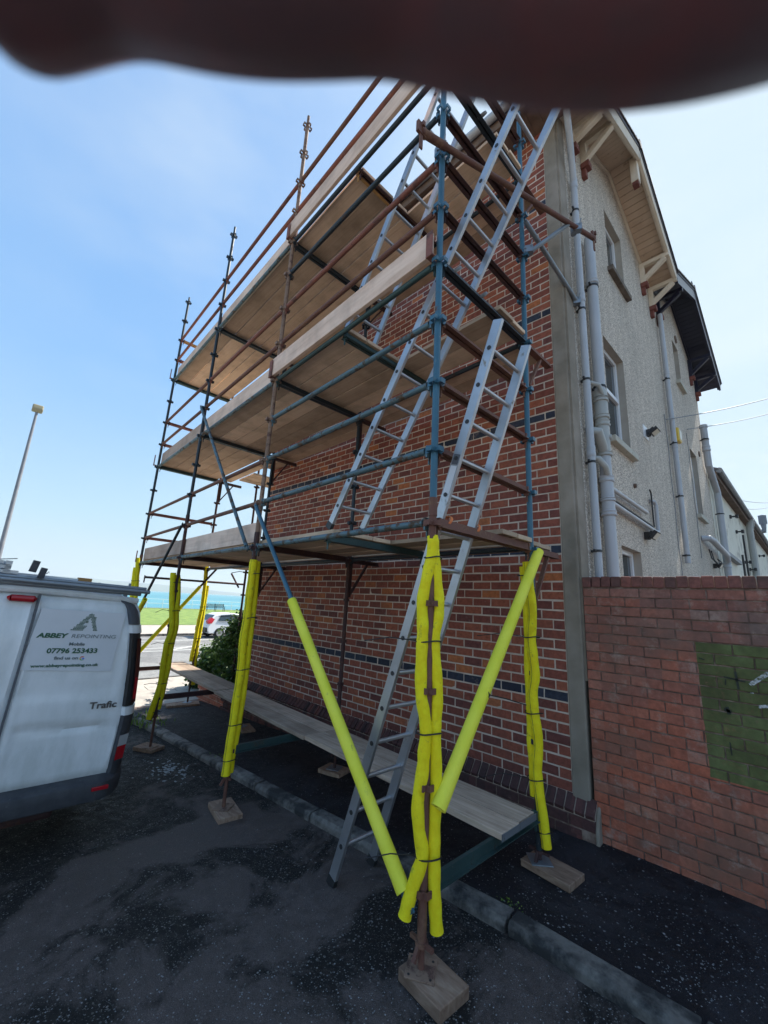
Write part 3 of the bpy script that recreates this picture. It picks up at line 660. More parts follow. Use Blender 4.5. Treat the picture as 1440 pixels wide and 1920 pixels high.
def roof(parent, prof, soff, trim, dark):
    xo = OH; xi = XL-.5
    # gable triangle of wall
    g = MB(); pts = [(prof[0][0] if prof[0][0] > .2 else .2, 8.02)]+[(prof[1][0], prof[1][1]-.04)]+[(min(prof[2][0], 8.35), 8.02)]
    g.add([(0, *p) for p in pts]+[(-.3, *p) for p in pts], [(0, 1, 2), (5, 4, 3)]); go = g.obj('gable_head', MAT['roughcast'], parent); go.matrix_world = SM
    for k, (a, b) in enumerate(zip(prof, prof[1:])):
        L = math.hypot(b[0]-a[0], b[1]-a[1]); ty, tz = (b[0]-a[0])/L, (b[1]-a[1])/L; ny, nz = -tz, ty
        r = MB(); P = []
        for x in (xo+.03, xi):
            for s0, hh in ((0, .07), (0, .13), (L, .13), (L, .07)):
                P.append((x, a[0]+ty*s0+ny*hh, a[1]+tz*s0+nz*hh))
        r.add(P, [(0, 1, 2, 3), (7, 6, 5, 4), (0, 4, 5, 1), (1, 5, 6, 2), (2, 6, 7, 3), (3, 7, 4, 0)])
        ro = r.obj('roof', MAT['slate'], parent); ro.matrix_world = SM
        # overlapping slates along the verge
        sl = MB(); nsl = int(L/.2)
        for i in range(nsl):
            s0 = i*L/nsl
            sl.add([(xo+.05, a[0]+ty*s0+ny*.15, a[1]+tz*s0+nz*.15), (xo+.05, a[0]+ty*(s0+.22)+ny*.135, a[1]+tz*(s0+.22)+nz*.135), (xo-.4, a[0]+ty*(s0+.22)+ny*.135, a[1]+tz*(s0+.22)+nz*.135), (xo-.4, a[0]+ty*s0+ny*.15, a[1]+tz*s0+nz*.15),
                    (xo+.05, a[0]+ty*s0+ny*.128, a[1]+tz*s0+nz*.128), (xo+.05, a[0]+ty*(s0+.22)+ny*.118, a[1]+tz*(s0+.22)+nz*.118)], [(0, 1, 2, 3), (0, 4, 5, 1), (0, 3, 4), (1, 5, 2)])
        so = sl.obj('slate_verge', MAT['slate'], parent, kind='stuff'); so.matrix_world = SM
        # soffit boards across the slope, grooves between
        sb = MB(); nb = int(L/.11)
        for i in range(nb):
            s0 = i*L/nb+.004; s1 = (i+1)*L/nb-.004
            P = []
            for x in (.0, xo-.02):
                for s_, hh in ((s0, 0), (s1, 0), (s1, .02), (s0, .02)): P.append((x, a[0]+ty*s_+ny*hh, a[1]+tz*s_+nz*hh))
            sb.add(P, [(0, 1, 2, 3), (7, 6, 5, 4), (0, 4, 5, 1), (1, 5, 6, 2), (3, 7, 4, 0)])
        so = sb.obj('soffit', MAT[soff], parent, kind='stuff'); so.matrix_world = SM
        sh = MB(); P = []
        for x in (.0, xo-.02):
            for s_, hh in ((0, .03), (L, .03), (L, .068), (0, .068)): P.append((x, a[0]+ty*s_+ny*hh, a[1]+tz*s_+nz*hh))
        sh.add(P, [(0, 1, 2, 3), (7, 6, 5, 4), (0, 4, 5, 1), (2, 6, 7, 3)]); so = sh.obj('roof_decking', MAT['soffit_dark'], parent); so.matrix_world = SM
        # bargeboard, doubled with a smaller mould
        for (o0, o1, h0, h1, nm) in ((xo-.02, xo+.02, -.13, .07, 'bargeboard'), (xo-.05, xo-.022, -.09, .0, 'barge_mould'), (.0, .035, -.05, -.002, 'wall_mould')):
            bb = MB(); P = []
            for x in (o0, o1):
                for s_, hh in ((0, h0), (L, h0), (L, h1), (0, h1)): P.append((x, a[0]+ty*s_+ny*hh, a[1]+tz*s_+nz*hh))
            bb.add(P, [(3, 2, 1, 0), (4, 5, 6, 7), (0, 1, 5, 4), (1, 2, 6, 5), (2, 3, 7, 6), (3, 0, 4, 7)])
            bo = bb.obj(nm, MAT[trim], parent); bo.matrix_world = SM
roof(house, prof1, 'soffit', 'trim', False); roof(house2, prof2, 'black_trim', 'black_trim', True)
def bracket(parent, y, ztop, m, foot=.62, arm=OH+.02, corbel=True, t=.07):
    b = MB()
    b.b2((.0, y-t/2, ztop-foot), (.075, y+t/2, ztop-.075)); b.b2((.0, y-t/2, ztop-.075), (arm, y+t/2, ztop))
    b.beam((.05, y, ztop-foot+.08), (arm-.06, y, ztop-.09), t*.96, .075, up=(0, 0, 1))
    o = b.obj('eaves_bracket', MAT[m], parent, bevel=.004); o.matrix_world = SM
    if corbel:
        c = MB(); c.b2((.0, y-.06, ztop-foot-.09), (.11, y+.06, ztop-foot)); c.prism([(0, ztop-foot-.26), (.06, ztop-foot-.2), (.09, ztop-foot-.09), (0, ztop-foot-.09)], 1, y-.04, y+.04) if False else c.b2((.0, y-.04, ztop-foot-.22), (.06, y+.04, ztop-foot-.09))
        co = c.obj('corbel', MAT['terracotta'], o, bevel=.006)
bracket(house, .42, 8.02, 'trim', .30); bracket(house, .86, 8.28, 'trim', .42); bracket(house, 3.60, 8.16, 'trim', .42); bracket(house, 4.10, 7.97, 'trim', .42)
bracket(house2, 4.62, 8.08, 'black_trim', .42); bracket(house2, 7.60, 8.15, 'black_trim', .48); bracket(house2, 8.22, 7.92, 'black_trim', .42)
b = MB(); b.b2((OH-.12, 2.05, 8.40), (OH-.02, 2.17, 8.86)); o = b.obj('apex_post', MAT['trim'], house, bevel=.005); o.matrix_world = SM
b = MB(); b.b2((OH-.11, 2.06, 8.34), (OH-.03, 2.16, 8.40)); o = b.obj('apex_block', MAT['terracotta'], house); o.matrix_world = SM
# eaves over the brick gable side
ev = MB()
for i in range(50):
    x = .5-i*.13
    ev.b2((x-.063, -.40, 7.765), (x+.063, .005, 7.785))
ev.obj('eaves_soffit', MAT['soffit_dark'], house, kind='stuff')
ev = MB(); ev.b2((XL-.5, -.44, 7.70), (.6, -.405, 7.90)); ev.obj('fascia', MAT['soffit_dark'], house)
gt = MB(); gt.tube([(XL-.5, -.50, 7.86), (.62, -.50, 7.86)], .055, 10); gt.obj('gutter', MAT['pvc'], house, smooth=True)
# ridge tiles and finials that break the roof line
for prf, par in ((prof1, house), (prof2, house2)):
    r = MB(); r.tube([(OH+.05, prf[1][0], prf[1][1]+.15), (XL, prf[1][0], prf[1][1]+.15)], .07, 8); r.tube([(OH, prf[1][0], prf[1][1]+.15), (OH, prf[1][0], prf[1][1]+.36)], [.03, .008], 6)
    ro = r.obj('ridge', MAT['slate'], par, smooth=True); ro.matrix_world = SM
# pipes on the side wall
def sw(x, y, z): return SM @ V((x, y, z))
def pipe(name, pts, r, m, parent, collars=(), clips=(), rc=1.22, lab=None):
    mb = MB(); mb.tube([sw(*p) for p in pts], r, 16)
    o = mb.obj(name, MAT[m], parent, smooth=True)
    if collars:
        for (p, h) in collars:
            c = MB(); P = sw(*p)
            c.tube([P, P+V((0, 0, h*.15)), P+V((0, 0, h*.3)), P+V((0, 0, h*.4)), P+V((0, 0, h*.7)), P+V((0, 0, h*.85)), P+V((0, 0, h))], [r*1.1, r*rc, r*rc, r*1.12, r*1.12, r*rc, r*1.1], 16)
            c.obj('pipe_collar', MAT[m], o, smooth=True)
    if clips:
        for p in clips:
            c = MB(); P = sw(*p); c.tube([P-V((0, 0, .012)), P+V((0, 0, .012))], r*1.13, 16); c.beam(P, P-SN*p[0]*1.02-SE*.0, .03, .022); c.beam(P-SE*(r+.05), P, .02, .02)
            c.obj('pipe_clip', MAT['plastic_black'], o)
    return o
pipe('downpipe', [(.06, .33, 1.0), (.06, .33, 7.05)], .038, 'pvc', house, [((.06, .33, 6.95), .14), ((.06, .33, 5.3), .12), ((.06, .33, 3.40), .12)], [(.06, .33, 5.2), (.06, .33, 3.34), (.06, .33, 4.3), (.06, .33, 6.6), (.06, .33, 2.4)])
d_ = MB(); d_.tube([sw(.06, .33, 7.03), sw(.08, .26, 7.18), sw(.14, .05, 7.52), V((.40, -.45, 7.80)), V((.42, -.50, 7.88))], .038, 14); d_.obj('downpipe_swan_neck', MAT['pvc'], house, smooth=True)
SY = .68
st_ = pipe('soil_stack', [(.08, SY, .6), (.08, SY, 6.45)], .06, 'pvc', house, [((.08, SY, 5.75), .06)], [(.08, SY, 5.72), (.08, SY, 4.35)])
pipe('stack_sleeve', [(.08, SY, 3.98), (.08, SY, 4.18)], .068, 'pvc2', house, [((.08, SY, 3.95), .05), ((.08, SY, 4.16), .05)])
pipe('stack_lower_sleeve', [(.08, SY, 2.85), (.08, SY, 3.22)], .066, 'pvc', house, [((.08, SY, 3.20), .07), ((.08, SY, 2.98), .04), ((.08, SY, 2.82), .06)])
pipe('stack_mid_sleeve', [(.08, SY, 3.55), (.08, SY, 3.95)], .066, 'pvc2', house, [((.08, SY, 3.86), .07), ((.08, SY, 3.50), .05)])
j = MB(); j.tube([sw(.08, SY-.02, 3.55), sw(.09, SY-.1, 3.62), sw(.10, SY-.22, 3.72), sw(.0, SY-.26, 3.74)], .052, 14); j.obj('pipe_junction', MAT['pvc2'], house, smooth=True)
j = MB(); j.tube([sw(.08, SY+.0, 3.72), sw(.16, SY+.02, 3.72)], .034, 12); j.obj('access_cap', MAT['pvc2'], house, smooth=True)
j = MB(); j.tube([sw(.11, SY-.05, 3.28), sw(.12, SY-.12, 3.34), sw(.08, SY-.2, 3.42), sw(0, SY-.22, 3.44)], .032, 12); j.obj('pipe_junction', MAT['pvc2'], house, smooth=True); j = MB(); j.tube([sw(.12, SY-.03, 4.22), sw(.11, SY-.12, 4.32), sw(.02, SY-.2, 4.36)], .024, 10); j.tube([sw(.08, SY, 4.22), sw(.08, SY, 4.30)], [.075, .07], 14)
j.obj('pipe_junction', MAT['pvc2'], house, smooth=True)
for a, b_, rr in (((.74, 3.19), (2.26, 3.17), .026), ((.74, 3.02), (2.72, 2.965), .026), ((.74, 3.07), (2.54, 3.02), .012)):
    q = MB(); q.tube([sw(.06, a[0], a[1]), sw(.06, b_[0], b_[1])], rr, 12); q.obj('waste_pipe', MAT['pvc' if rr > .02 else 'plastic_black'], house, smooth=True)
q = MB(); q.tube([sw(.06, 2.72, 2.965), sw(.06, 2.78, 3.0), sw(.06, 2.80, 3.38), sw(.05, 2.76, 3.43), sw(.01, 2.70, 3.44)], .026, 12); q.obj('overflow_pipe', MAT['pvc'], house, smooth=True)
q = MB(); q.tube([sw(.04, 2.68, 3.04), sw(.04, 2.68, 3.54), sw(.04, 2.62, 3.58)], .011, 10); q.obj('cable_conduit', MAT['plastic_black'], house, smooth=True)
def flood(parent, y, z, tilt, name='floodlight'):
    R = SM @ Matrix.Translation((.12, y, z)) @ Matrix.Rotation(tilt, 4, 'Y')
    f = MB(); f.b2((-.03, -.09, -.06), (.02, .09, .06)); f.b2((-.07, -.05, -.03), (-.03, .05, .03)); o = f.obj(name, MAT['plastic_black'], parent, bevel=.006); o.matrix_world = R
    f = MB(); f.b2((.021, -.075, -.045), (.025, .075, .045)); g = f.obj('floodlight_lens', MAT['glow'], o)
    f = MB(); f.b2((0, y-.04, z-.05), (.06, y+.04, z+.05)); g = f.obj('floodlight_mount', MAT['plastic_black'], parent); g.matrix_world = SM
flood(house, 2.32, 2.86, .7)
fm = MB(); fm.b2((.0, 2.74, 4.46), (.012, 2.98, 4.66)); o = fm.obj('pale_backplate', MAT['upvc'], house); o.matrix_world = SM
flood(house, 2.9, 4.56, 1.0)
v_ = MB(); v_.tube([sw(0, 2.02, 3.50), sw(.03, 2.02, 3.50)], [.035, .028], 12); v_.obj('wall_plug', MAT['soffit_dark'], house)
pipe('downpipe', [(.07, 4.52, 2.72), (.07, 4.52, 7.62)], .042, 'pvc', house2, [((.07, 4.52, 4.8), .08), ((.07, 4.52, 6.3), .06)], [(.07, 4.52, 4.9), (.07, 4.52, 3.9), (.07, 4.52, 6.2), (.07, 4.52, 2.85)])
pipe('downpipe_stub', [(.10, 4.75, 1.6), (.10, 4.75, 2.52)], .04, 'pvc', house2)
q = MB(); q.b2((.0, 5.05, 5.14), (.07, 5.27, 5.42)); o = q.obj('alarm_box', MAT['alarm'], house2, bevel=.02); o.matrix_world = SM
q = MB(); q.b2((.07, 5.08, 5.18), (.078, 5.24, 5.38)); p = q.obj('alarm_panel', MAT['glow'], o)
for yy, zz in ((4.28, (1.2, 5.4)), (6.22, (3.0, 5.7))):
    q = MB(); q.tube([sw(.012, yy+.03*math.sin(k*2.), zz[0]+(zz[1]-zz[0])*k/12) for k in range(13)], .006, 6); q.obj('wall_cable', MAT['lead'], house2)
q = MB(); q.tube([sw(0, 7.55, 5.63), sw(.02, 7.55, 5.63)], .07, 14); q.obj('wall_vent', MAT['soffit_dark'], house2)
q = MB(); q.tube([sw(0, 6.3, 8.05), sw(.02, 6.3, 8.05)], .09, 14); q.obj('wall_vent', MAT['soffit_dark'], house2)
# big vent stack at the far corner
pipe('vent_stack', [(.10, 8.85, .6), (.10, 8.85, 4.95), (.10, 8.0, 5.45), (.10, 7.95, 6.45)], .072, 'pvc', house2, [((.10, 7.95, 6.40), .08), ((.10, 7.97, 5.8), .14), ((.10, 8.85, 3.05), .14)], [(.10, 7.95, 6.1), (.10, 8.85, 4.4)])
q = MB(); q.tube([sw(0, 6.55, 3.45), sw(.12, 6.58, 3.45), sw(.16, 6.75, 3.42), sw(.16, 8.5, 3.32), sw(.14, 8.7, 3.2)], .06, 14); q.obj('soil_branch_pipe', MAT['pvc'], house2, smooth=True)
flood(house2, 7.6, 2.98, .6)
for yy in (7.15, 7.4):
    q = MB(); q.tube([sw(.02, yy, 3.3), sw(.05, yy, 3.1), sw(.12, yy+.1, 2.98), sw(.14, yy+.3, 3.06), sw(.10, yy+.35, 3.12)], .012, 8); q.obj('hanging_cable', MAT['plastic_black'], house2)

# ------------------------------------------------------------------ low building beyond
low = empty('long_low_building', 'long cream rendered outbuilding with a dark gutter beyond the roughcast houses', 'outbuilding')
b = MB(); b.b2((-4.5, 8.5, -.3), (.0, 46, 5.42)); o = b.obj('wall', MAT['cream'], low); o.matrix_world = SM
b = MB(); b.prism([(-4.6, 5.44), (.22, 5.44), (.22, 5.50), (-2.2, 6.5), (-4.6, 5.50)], 1, 8.5, 46); o = b.obj('roof', MAT['slate'], low); o.matrix_world = SM
b = MB(); b.b2((.0, 8.5, 5.28), (.17, 46, 5.42)); o = b.obj('soffit', MAT['soffit_dark'], low); o.matrix_world = SM
b = MB(); b.tube([sw(.23, 8.5, 5.44), sw(.23, 46, 5.44)], .07, 8); b.obj('gutter', MAT['lead'], low, smooth=True)
for yy in (15.2, 15.8, 24.0):
    b = MB(); b.tube([sw(.14, yy, .5), sw(.14, yy, 5.1), sw(.22, yy-.1, 5.4)], .09 if yy < 15.5 else .07, 10); b.obj('downpipe', MAT['pvc2'], low, smooth=True)
for yy, zt in ((13.2, 3.9), (14.2, 4.7)):
    b = MB(); b.b2((.0, yy, .5), (.05, yy+.12, zt)); o = b.obj('dark_wall_strip', MAT['plastic_black'], low); o.matrix_world = SM
for yy, zt in ((11.6, 4.85), (12.6, 4.55), (13.6, 3.7), (15.0, 3.6), (19.5, 4.6)):
    b = MB(); b.b2((.0, yy-.04, zt-.05), (.05, yy+.04, zt+.05)); b.b2((.05, yy-.02, zt-.02), (.16, yy+.02, zt+.02)); b.b2((.13, yy-.05, zt-.05), (.20, yy+.05, zt+.05)); o = b.obj('lamp_bracket', MAT['plastic_black'], low); o.matrix_world = SM
b = MB(); b.tube([sw(-.1, 18.5, 5.45), sw(.35, 18.5, 5.5), sw(.35, 18.5, 5.8)], .10, 12); b.tube([sw(.35, 18.5, 5.78), sw(.35, 18.5, 6.15)], .13, 4); b.obj('flue', MAT['lead'], low)
b = MB(); b.b2((.0, 9.2, 3.42), (.12, 11.8, 3.52)); o = b.obj('wall_ledge', MAT['lead'], low); o.matrix_world = SM

# ------------------------------------------------------------------ overhead wires
def wire(name, a, u2, v2, dist, lab, sag=.25):
    a = V(a); d = ROT @ _ray(u2, v2); e = CAM+d*dist
    e = a+(e-a)*1.5
    mb = MB(); pts = []
    for i in range(13):
        t = i/12; q = a.lerp(e, t); q.z -= sag*4*t*(1-t)*0.3; pts.append(q)
    mb.tube(pts, .009, 6); mb.obj(name, MAT['lead'], label=lab, cat='cable')
wire('overhead_cable', sw(.03, 4.28, 5.30), 1440, 742, 9, 'upper overhead cable running off to the right from the roughcast wall')
wire('overhead_cable', sw(.03, 6.25, 5.80), 1440, 772, 11, 'lower overhead cable running off to the right past the vent stack')
wire('overhead_cable', sw(.25, 11.9, 5.40), 1440, 940, 18, 'upper thin cable leaving the gutter of the cream outbuilding')
wire('overhead_cable', sw(.25, 12.8, 5.30), 1440, 949, 18, 'lower thin cable leaving the gutter of the cream outbuilding')

# ------------------------------------------------------------------ boundary wall on the right
bw = empty('boundary_wall', 'weathered red brick boundary wall with a brick coping and a green painted square', 'wall')
XR = 6.2
c = MB(); c.b2((.172, .006, -.4), (XR, .22, 2.03)); core = c.obj('wall_core', MAT['low_mortar'], bw)
cands = []
for r in range(28):
    z = LO-LZ*(r+.5); off = (r % 2)*.5*LX
    a = .170-off
    while a < XR:
        x0, x1 = max(a, .170), min(a+LX, XR)
        if x1-x0 > .04: cands.append(((x0+x1)/2, z, x1-x0-.0075, r))
        a += LX
cands.sort(key=lambda q: -seen_size(q[0]*(1 if q[0] < 1.75 else 9), q[1], q[2]))
st = {'low_brick': MB(), 'green_brick': MB()}
for i, (x, z, L, r) in enumerate(cands):
    gp = .975 < x and .70 < z < 1.61
    if gp and x-L/2 < .97: gp = True
    mn = 'low_brick'
    mb, me = brick_mesh(round(L, 3), LZ-.0085, mn)
    Mx = Matrix.Translation((x, -.004+random.uniform(-.003, .002), z+random.uniform(-.0015, .0015))) @ Matrix.Rotation(random.uniform(-.01, .01), 4, 'Y') @ Matrix.Rotation(random.uniform(-.01, .01), 4, 'Z')
    if i < 300: inst(me, 'brick', core, Mx)
    else: st[mn].add([Mx @ V(p) for p in mb.v], mb.f)
st['low_brick'].obj('brickwork', MAT['low_brick'], core, kind='stuff')
cb = MB(); cb.b2((-.035, 0, -.048), (.035, .26, .048)); 
cpm = []
for i in range(75):
    x = .208+i*.0805
    mb = MB(); mb.b2((-.0365, -.012, -.047), (.0365, .235, .046))
    o = mb.obj('coping_brick', MAT['coping'], bw, bevel=.007) if i < 24 else inst(cpm[i % 24], 'coping_brick', bw)
    if i < 24: cpm.append(o.data)
    o.matrix_local = Matrix.Translation((x, random.uniform(-.004, .004), 2.072+random.uniform(-.003, .003))) @ Matrix.Rotation(random.uniform(-.03, .03), 4, 'Y')
    if i >= 24:
        bv = o.modifiers.new('bevel', 'BEVEL'); bv.width = .007; bv.segments = 2
# sprayed strokes
gr = MB()
for (x0, z0, x1, z1, wd) in ((1.262, 1.352, 1.40, 1.475, .026), (1.29, 1.215, 1.36, 1.232, .02), (1.258, 1.30, 1.275, 1.30, .006)):
    dx, dz = x1-x0, z1-z0; L = math.hypot(dx, dz); nx_, nz_ = -dz/L*wd/2, dx/L*wd/2
    gr.add([(x0-nx_, -.0135, z0-nz_), (x1-nx_, -.0135, z1-nz_), (x1+nx_, -.0135, z1+nz_), (x0+nx_, -.0135, z0+nz_), (x0-nx_, -.011, z0-nz_), (x1-nx_, -.011, z1-nz_), (x1+nx_, -.011, z1+nz_), (x0+nx_, -.011, z0+nz_)], [(0, 1, 2, 3), (0, 4, 5, 1), (1, 5, 6, 2), (2, 6, 7, 3), (3, 7, 4, 0)])
gr.obj('white_spray_stroke', MAT['white_paint'], bw)
gr = MB()
for (x0, z0, x1, z1, wd) in ((1.12, 1.385, 1.24, 1.368, .010), (1.19, 1.43, 1.196, 1.31, .014), (1.13, 1.37, 1.125, 1.33, .008), (1.10, 1.16, 1.14, 1.15, .02), (1.118, 1.18, 1.125, 1.13, .02), (1.11, .945, 1.112, .86, .008), (.985, 1.50, 1.02, 1.49, .008)):
    dx, dz = x1-x0, z1-z0; L = math.hypot(dx, dz); nx_, nz_ = -dz/L*wd/2, dx/L*wd/2
    gr.add([(x0-nx_, -.0130, z0-nz_), (x1-nx_, -.0130, z1-nz_), (x1+nx_, -.0130, z1+nz_), (x0+nx_, -.0130, z0+nz_)], [(0, 1, 2, 3)])
gr.obj('black_mark', MAT['wall_black'], bw)

# ------------------------------------------------------------------ garden wall and shrub at the seaward corner
gw = empty('garden_wall', 'low pinkish garden wall under the leafy shrub at the far corner of the house', 'wall')
c = MB()
for i in range(9):
    for r in range(5):
        a = -5.95-.225*(i+(.5 if r % 2 else 0)); z = -.05-.09*r
        if a-.21 < -7.85: continue
        mb = MB(); mb.b2((a-.215, -.01, z-.08), (a, .2, z)); mb.obj('brick', MAT['low_brick'], gw, bevel=.004)
c.b2((-7.80, .0, -.6), (-5.92, .19, -.06)); c.obj('wall_core', MAT['mortar'], gw)
random.seed(5)
sh = empty('garden_shrub', 'dense dark green leafy shrub spilling over the garden wall by the house corner', 'shrub')
lf = MB()
clumps = [(V((-7.5, .75, .35)), V((.95, .6, .9))), (V((-8.5, .8, .0)), V((.8, .6, .6))), (V((-6.7, .9, .6)), V((.8, .6, .85))), (V((-7.2, .7, .95)), V((.55, .45, .45))), (V((-9.0, .8, -.25)), V((.5, .5, .4)))]
def leaf(p, s, mb):
    e = Euler((random.uniform(-1.2, 1.2), random.uniform(-1.2, 1.2), random.uniform(0, 6.28))).to_matrix()
    L, W_ = s, s*.42
    P = [V((0, 0, 0)), V((W_, L*.45, .1*L)), V((0, L, -.12*L)), V((-W_, L*.45, .1*L))]
    mb.add([p+e @ q for q in P], [(0, 1, 2), (0, 2, 3)])
for i in range(15000):
    c_, r_ = random.choice(clumps)
    d = V((random.gauss(0, 1), random.gauss(0, 1), random.gauss(0, 1))).normalized(); rr = random.uniform(.45, 1.0)**.6*(1+.12*math.sin(d.x*7+d.z*9)+.08*math.sin(d.y*11))
    p = c_+V((d.x*r_.x, d.y*r_.y, d.z*r_.z))*rr
    if p.z < -.5: continue
    leaf(p, random.uniform(.07, .13), lf)
for i in range(60):
    c_, r_ = random.choice(clumps[:4]); d = V((random.gauss(0, .7), random.gauss(0, .7), abs(random.gauss(0, 1))+.3)).normalized()
    b0 = c_+V((d.x*r_.x, d.y*r_.y, d.z*r_.z))*.9
    for k in range(7): leaf(b0+d*.035*k, .07, lf)
lf.obj('foliage', MAT['leaf'], sh, kind='stuff')
tw = MB()
for i in range(30):
    c_, r_ = random.choice(clumps); q = V((random.uniform(-8.6, -6.4), .8, -.5)); tw.tube([q, q.lerp(c_, .5)+V((random.uniform(-.3, .3), 0, .1)), c_+V((random.uniform(-.5, .5), random.uniform(-.3, .3), random.uniform(0, .5)))], [.015, .01, .004], 5)
tw.obj('stem', MAT['twig'], sh)
def tuft(x, y, n, hgt, spread, name='weeds', lab=None):
    mb = MB()
    for i in range(n):
        px_, py_ = x+random.gauss(0, spread), y+random.gauss(0, spread*.6); z = G(px_)-.02; a = random.uniform(0, 6.28); l = hgt*random.uniform(.5, 1.2); t = random.uniform(.1, .7)
        dx, dy = math.cos(a)*l*t, math.sin(a)*l*t; wx, wy = -math.sin(a)*.006, math.cos(a)*.006
        mb.add([(px_-wx, py_-wy, z), (px_+wx, py_+wy, z), (px_+dx*.5+wx, py_+dy*.5+wy, z+l*.6), (px_+dx, py_+dy, z+l*.9), (px_+dx*.5-wx, py_+dy*.5-wy, z+l*.6)], [(0, 1, 2, 3, 4)])
    mb.obj(name, MAT['grassblade'], kind='stuff', label=lab)
tuft(-7.3, -1.75, 260, .14, .28, lab='bright green weeds growing at the kerb end beside the van')
tuft(-6.5, -1.45, 120, .10, .25, lab='green weeds growing along the kerb joint')
tuft(-3.9, -1.30, 40, .035, .10, lab='small weeds in the pavement behind the kerb')
tuft(.04, -1.24, 90, .022, .045, lab='moss beside the broken kerb joint near the front standard')

# ------------------------------------------------------------------ promenade things
lp = empty('street_lamp', 'tall grey street lamp with a boxy head standing by the sea road', 'street lamp', M=Matrix.Translation((-20.3, -3.17, -.84)))
m0 = MB(); m0.tube([(0, 0, 0), (0, 0, 1.4), (0, 0, 1.41), (0, 0, 9.75)], [.13, .13, .095, .05], 14); m0.obj('pole', MAT['lamp_pole'], lp, smooth=True)
m0 = MB(); m0.prism([(-.10, 9.74), (.10, 9.74), (.17, 9.84), (.15, 10.04), (-.15, 10.04), (-.17, 9.84)], 1, -.18, .18); m0.obj('lamp_head', MAT['lamp_head'], lp, bevel=.04)
rail = empty('seafront_railing', 'white railing along the seaward edge of the grass', 'railing')
zr = -.50
for i in range(70):
    y = -60+i*2.0; m0 = MB(); m0.tube([(-60.2, y, zr), (-60.2, y, zr+1.25)], .03, 6); m0.obj('railing_post', MAT['upvc'], rail)
for h in (.65, 1.22):
    m0 = MB(); m0.tube([(-60.2, -60, zr+h), (-60.2, 78, zr+h)], .028, 6); m0.obj('railing_bar', MAT['upvc'], rail)
bn = empty('seafront_bench', 'dark metal slatted bench on the grass facing the sea', 'bench', M=Matrix.Translation((-56, 21.6, -.57)) @ Matrix.Rotation(math.radians(90), 4, 'Z'))
m0 = MB()
for i in range(10): m0.b2((-1.25, -.22+.0, .45+.0), (1.25, -.20, .47)) if False else m0.b2((-1.3, .22, .50+i*.055), (1.3, .24, .53+i*.055))
m0.obj('backrest', MAT['plastic_black'], bn)
m0 = MB()
for i in range(6): m0.b2((-1.3, -.25+i*.08, .44), (1.3, -.19+i*.08, .47))
m0.obj('seat', MAT['plastic_black'], bn)
for sx in (-1.25, 0, 1.25):
    m0 = MB(); m0.b2((sx-.03, -.25, 0), (sx+.03, -.2, .66)); m0.b2((sx-.03, .2, 0), (sx+.03, .25, 1.05)); m0.b2((sx-.03, -.25, .64), (sx+.03, .25, .68)); m0.obj('leg', MAT['plastic_black'], bn)
# parked hatchback
car = empty('parked_car', 'white hatchback parked by the far kerb of the sea road', 'car', M=Matrix.Translation((-24.45, 6.85, -.84)))
# local: +y forward, x across
prof = [(0.02, .45), (-.02, .75), (.10, 1.0), (.42, 1.33), (.75, 1.46), (1.6, 1.50), (2.4, 1.40), (3.15, 1.05), (3.9, .92), (4.15, .75), (4.2, .45), (4.1, .28), (.12, .28)]
def hw(z): return .87 if z < .95 else .87-.26*(z-.95)/.55
m0 = MB(); P = []
for s_ in (-1, 1):
    for (y, z) in prof: P.append((s_*hw(z), y, z))
n_ = len(prof); F = [tuple(range(n_)), tuple(reversed(range(n_, 2*n_)))]+[(i, n_+i, n_+(i+1) % n_, (i+1) % n_) for i in range(n_)]
m0.add(P, F); m0.obj('body', M_('car_white', [(.72, .73, .75)], rough=.25, bmp=0), car, bevel=.05, smooth=True)
for s_ in (-1, 1):
    m0 = MB(); q = [(.62, 1.03), (.80, 1.36), (1.6, 1.42), (2.35, 1.33), (2.85, 1.03)]
    m0.add([(s_*(hw(z)+.012), y, z) for y, z in q]+[(s_*(hw(z)-.02), y, z) for y, z in q], [tuple(range(5)), tuple(reversed(range(5, 10)))]+[(i, 5+i, 5+(i+1) % 5, (i+1) % 5) for i in range(5)]); m0.obj('side_window', MAT['glass'], car)
    m0 = MB(); q = [(.0, .86), (-.03, 1.02), (.22, 1.22), (.40, 1.12), (.22, .88)]
    m0.add([(s_*(hw(z)+.014), y, z) for y, z in q]+[(s_*(hw(z)-.22), y-.03, z) for y, z in q], [tuple(range(5)), tuple(reversed(range(5, 10)))]+[(i, 5+i, 5+(i+1) % 5, (i+1) % 5) for i in range(5)]); m0.obj('tail_light', MAT['redlens'], car)
    for yw in (.75, 3.4):
        m0 = MB(); m0.tube([(s_*.70, yw, .31), (s_*.89, yw, .31)], .31, 20); wh = m0.obj('wheel', MAT['rubber'], car, smooth=True)
        m0 = MB(); m0.tube([(s_*.86, yw, .31), (s_*.90, yw, .31)], .19, 14); m0.obj('rim', MAT['alu'], wh)
m0 = MB(); m0.add([(-.62, .16, 1.06), (.62, .16, 1.06), (.56, .45, 1.36), (-.56, .45, 1.36), (-.62, .13, 1.06), (.62, .13, 1.06), (.56, .42, 1.37), (-.56, .42, 1.37)], [(3, 2, 1, 0), (4, 5, 6, 7), (0, 1, 5, 4), (2, 3, 7, 6), (1, 2, 6, 5), (3, 0, 4, 7)]); m0.obj('rear_window', MAT['glass'], car)
m0 = MB(); m0.b2((-.80, -.08, .35), (.80, .1, .62)); m0.obj('bumper', MAT['plastic_black'], car, bevel=.03)

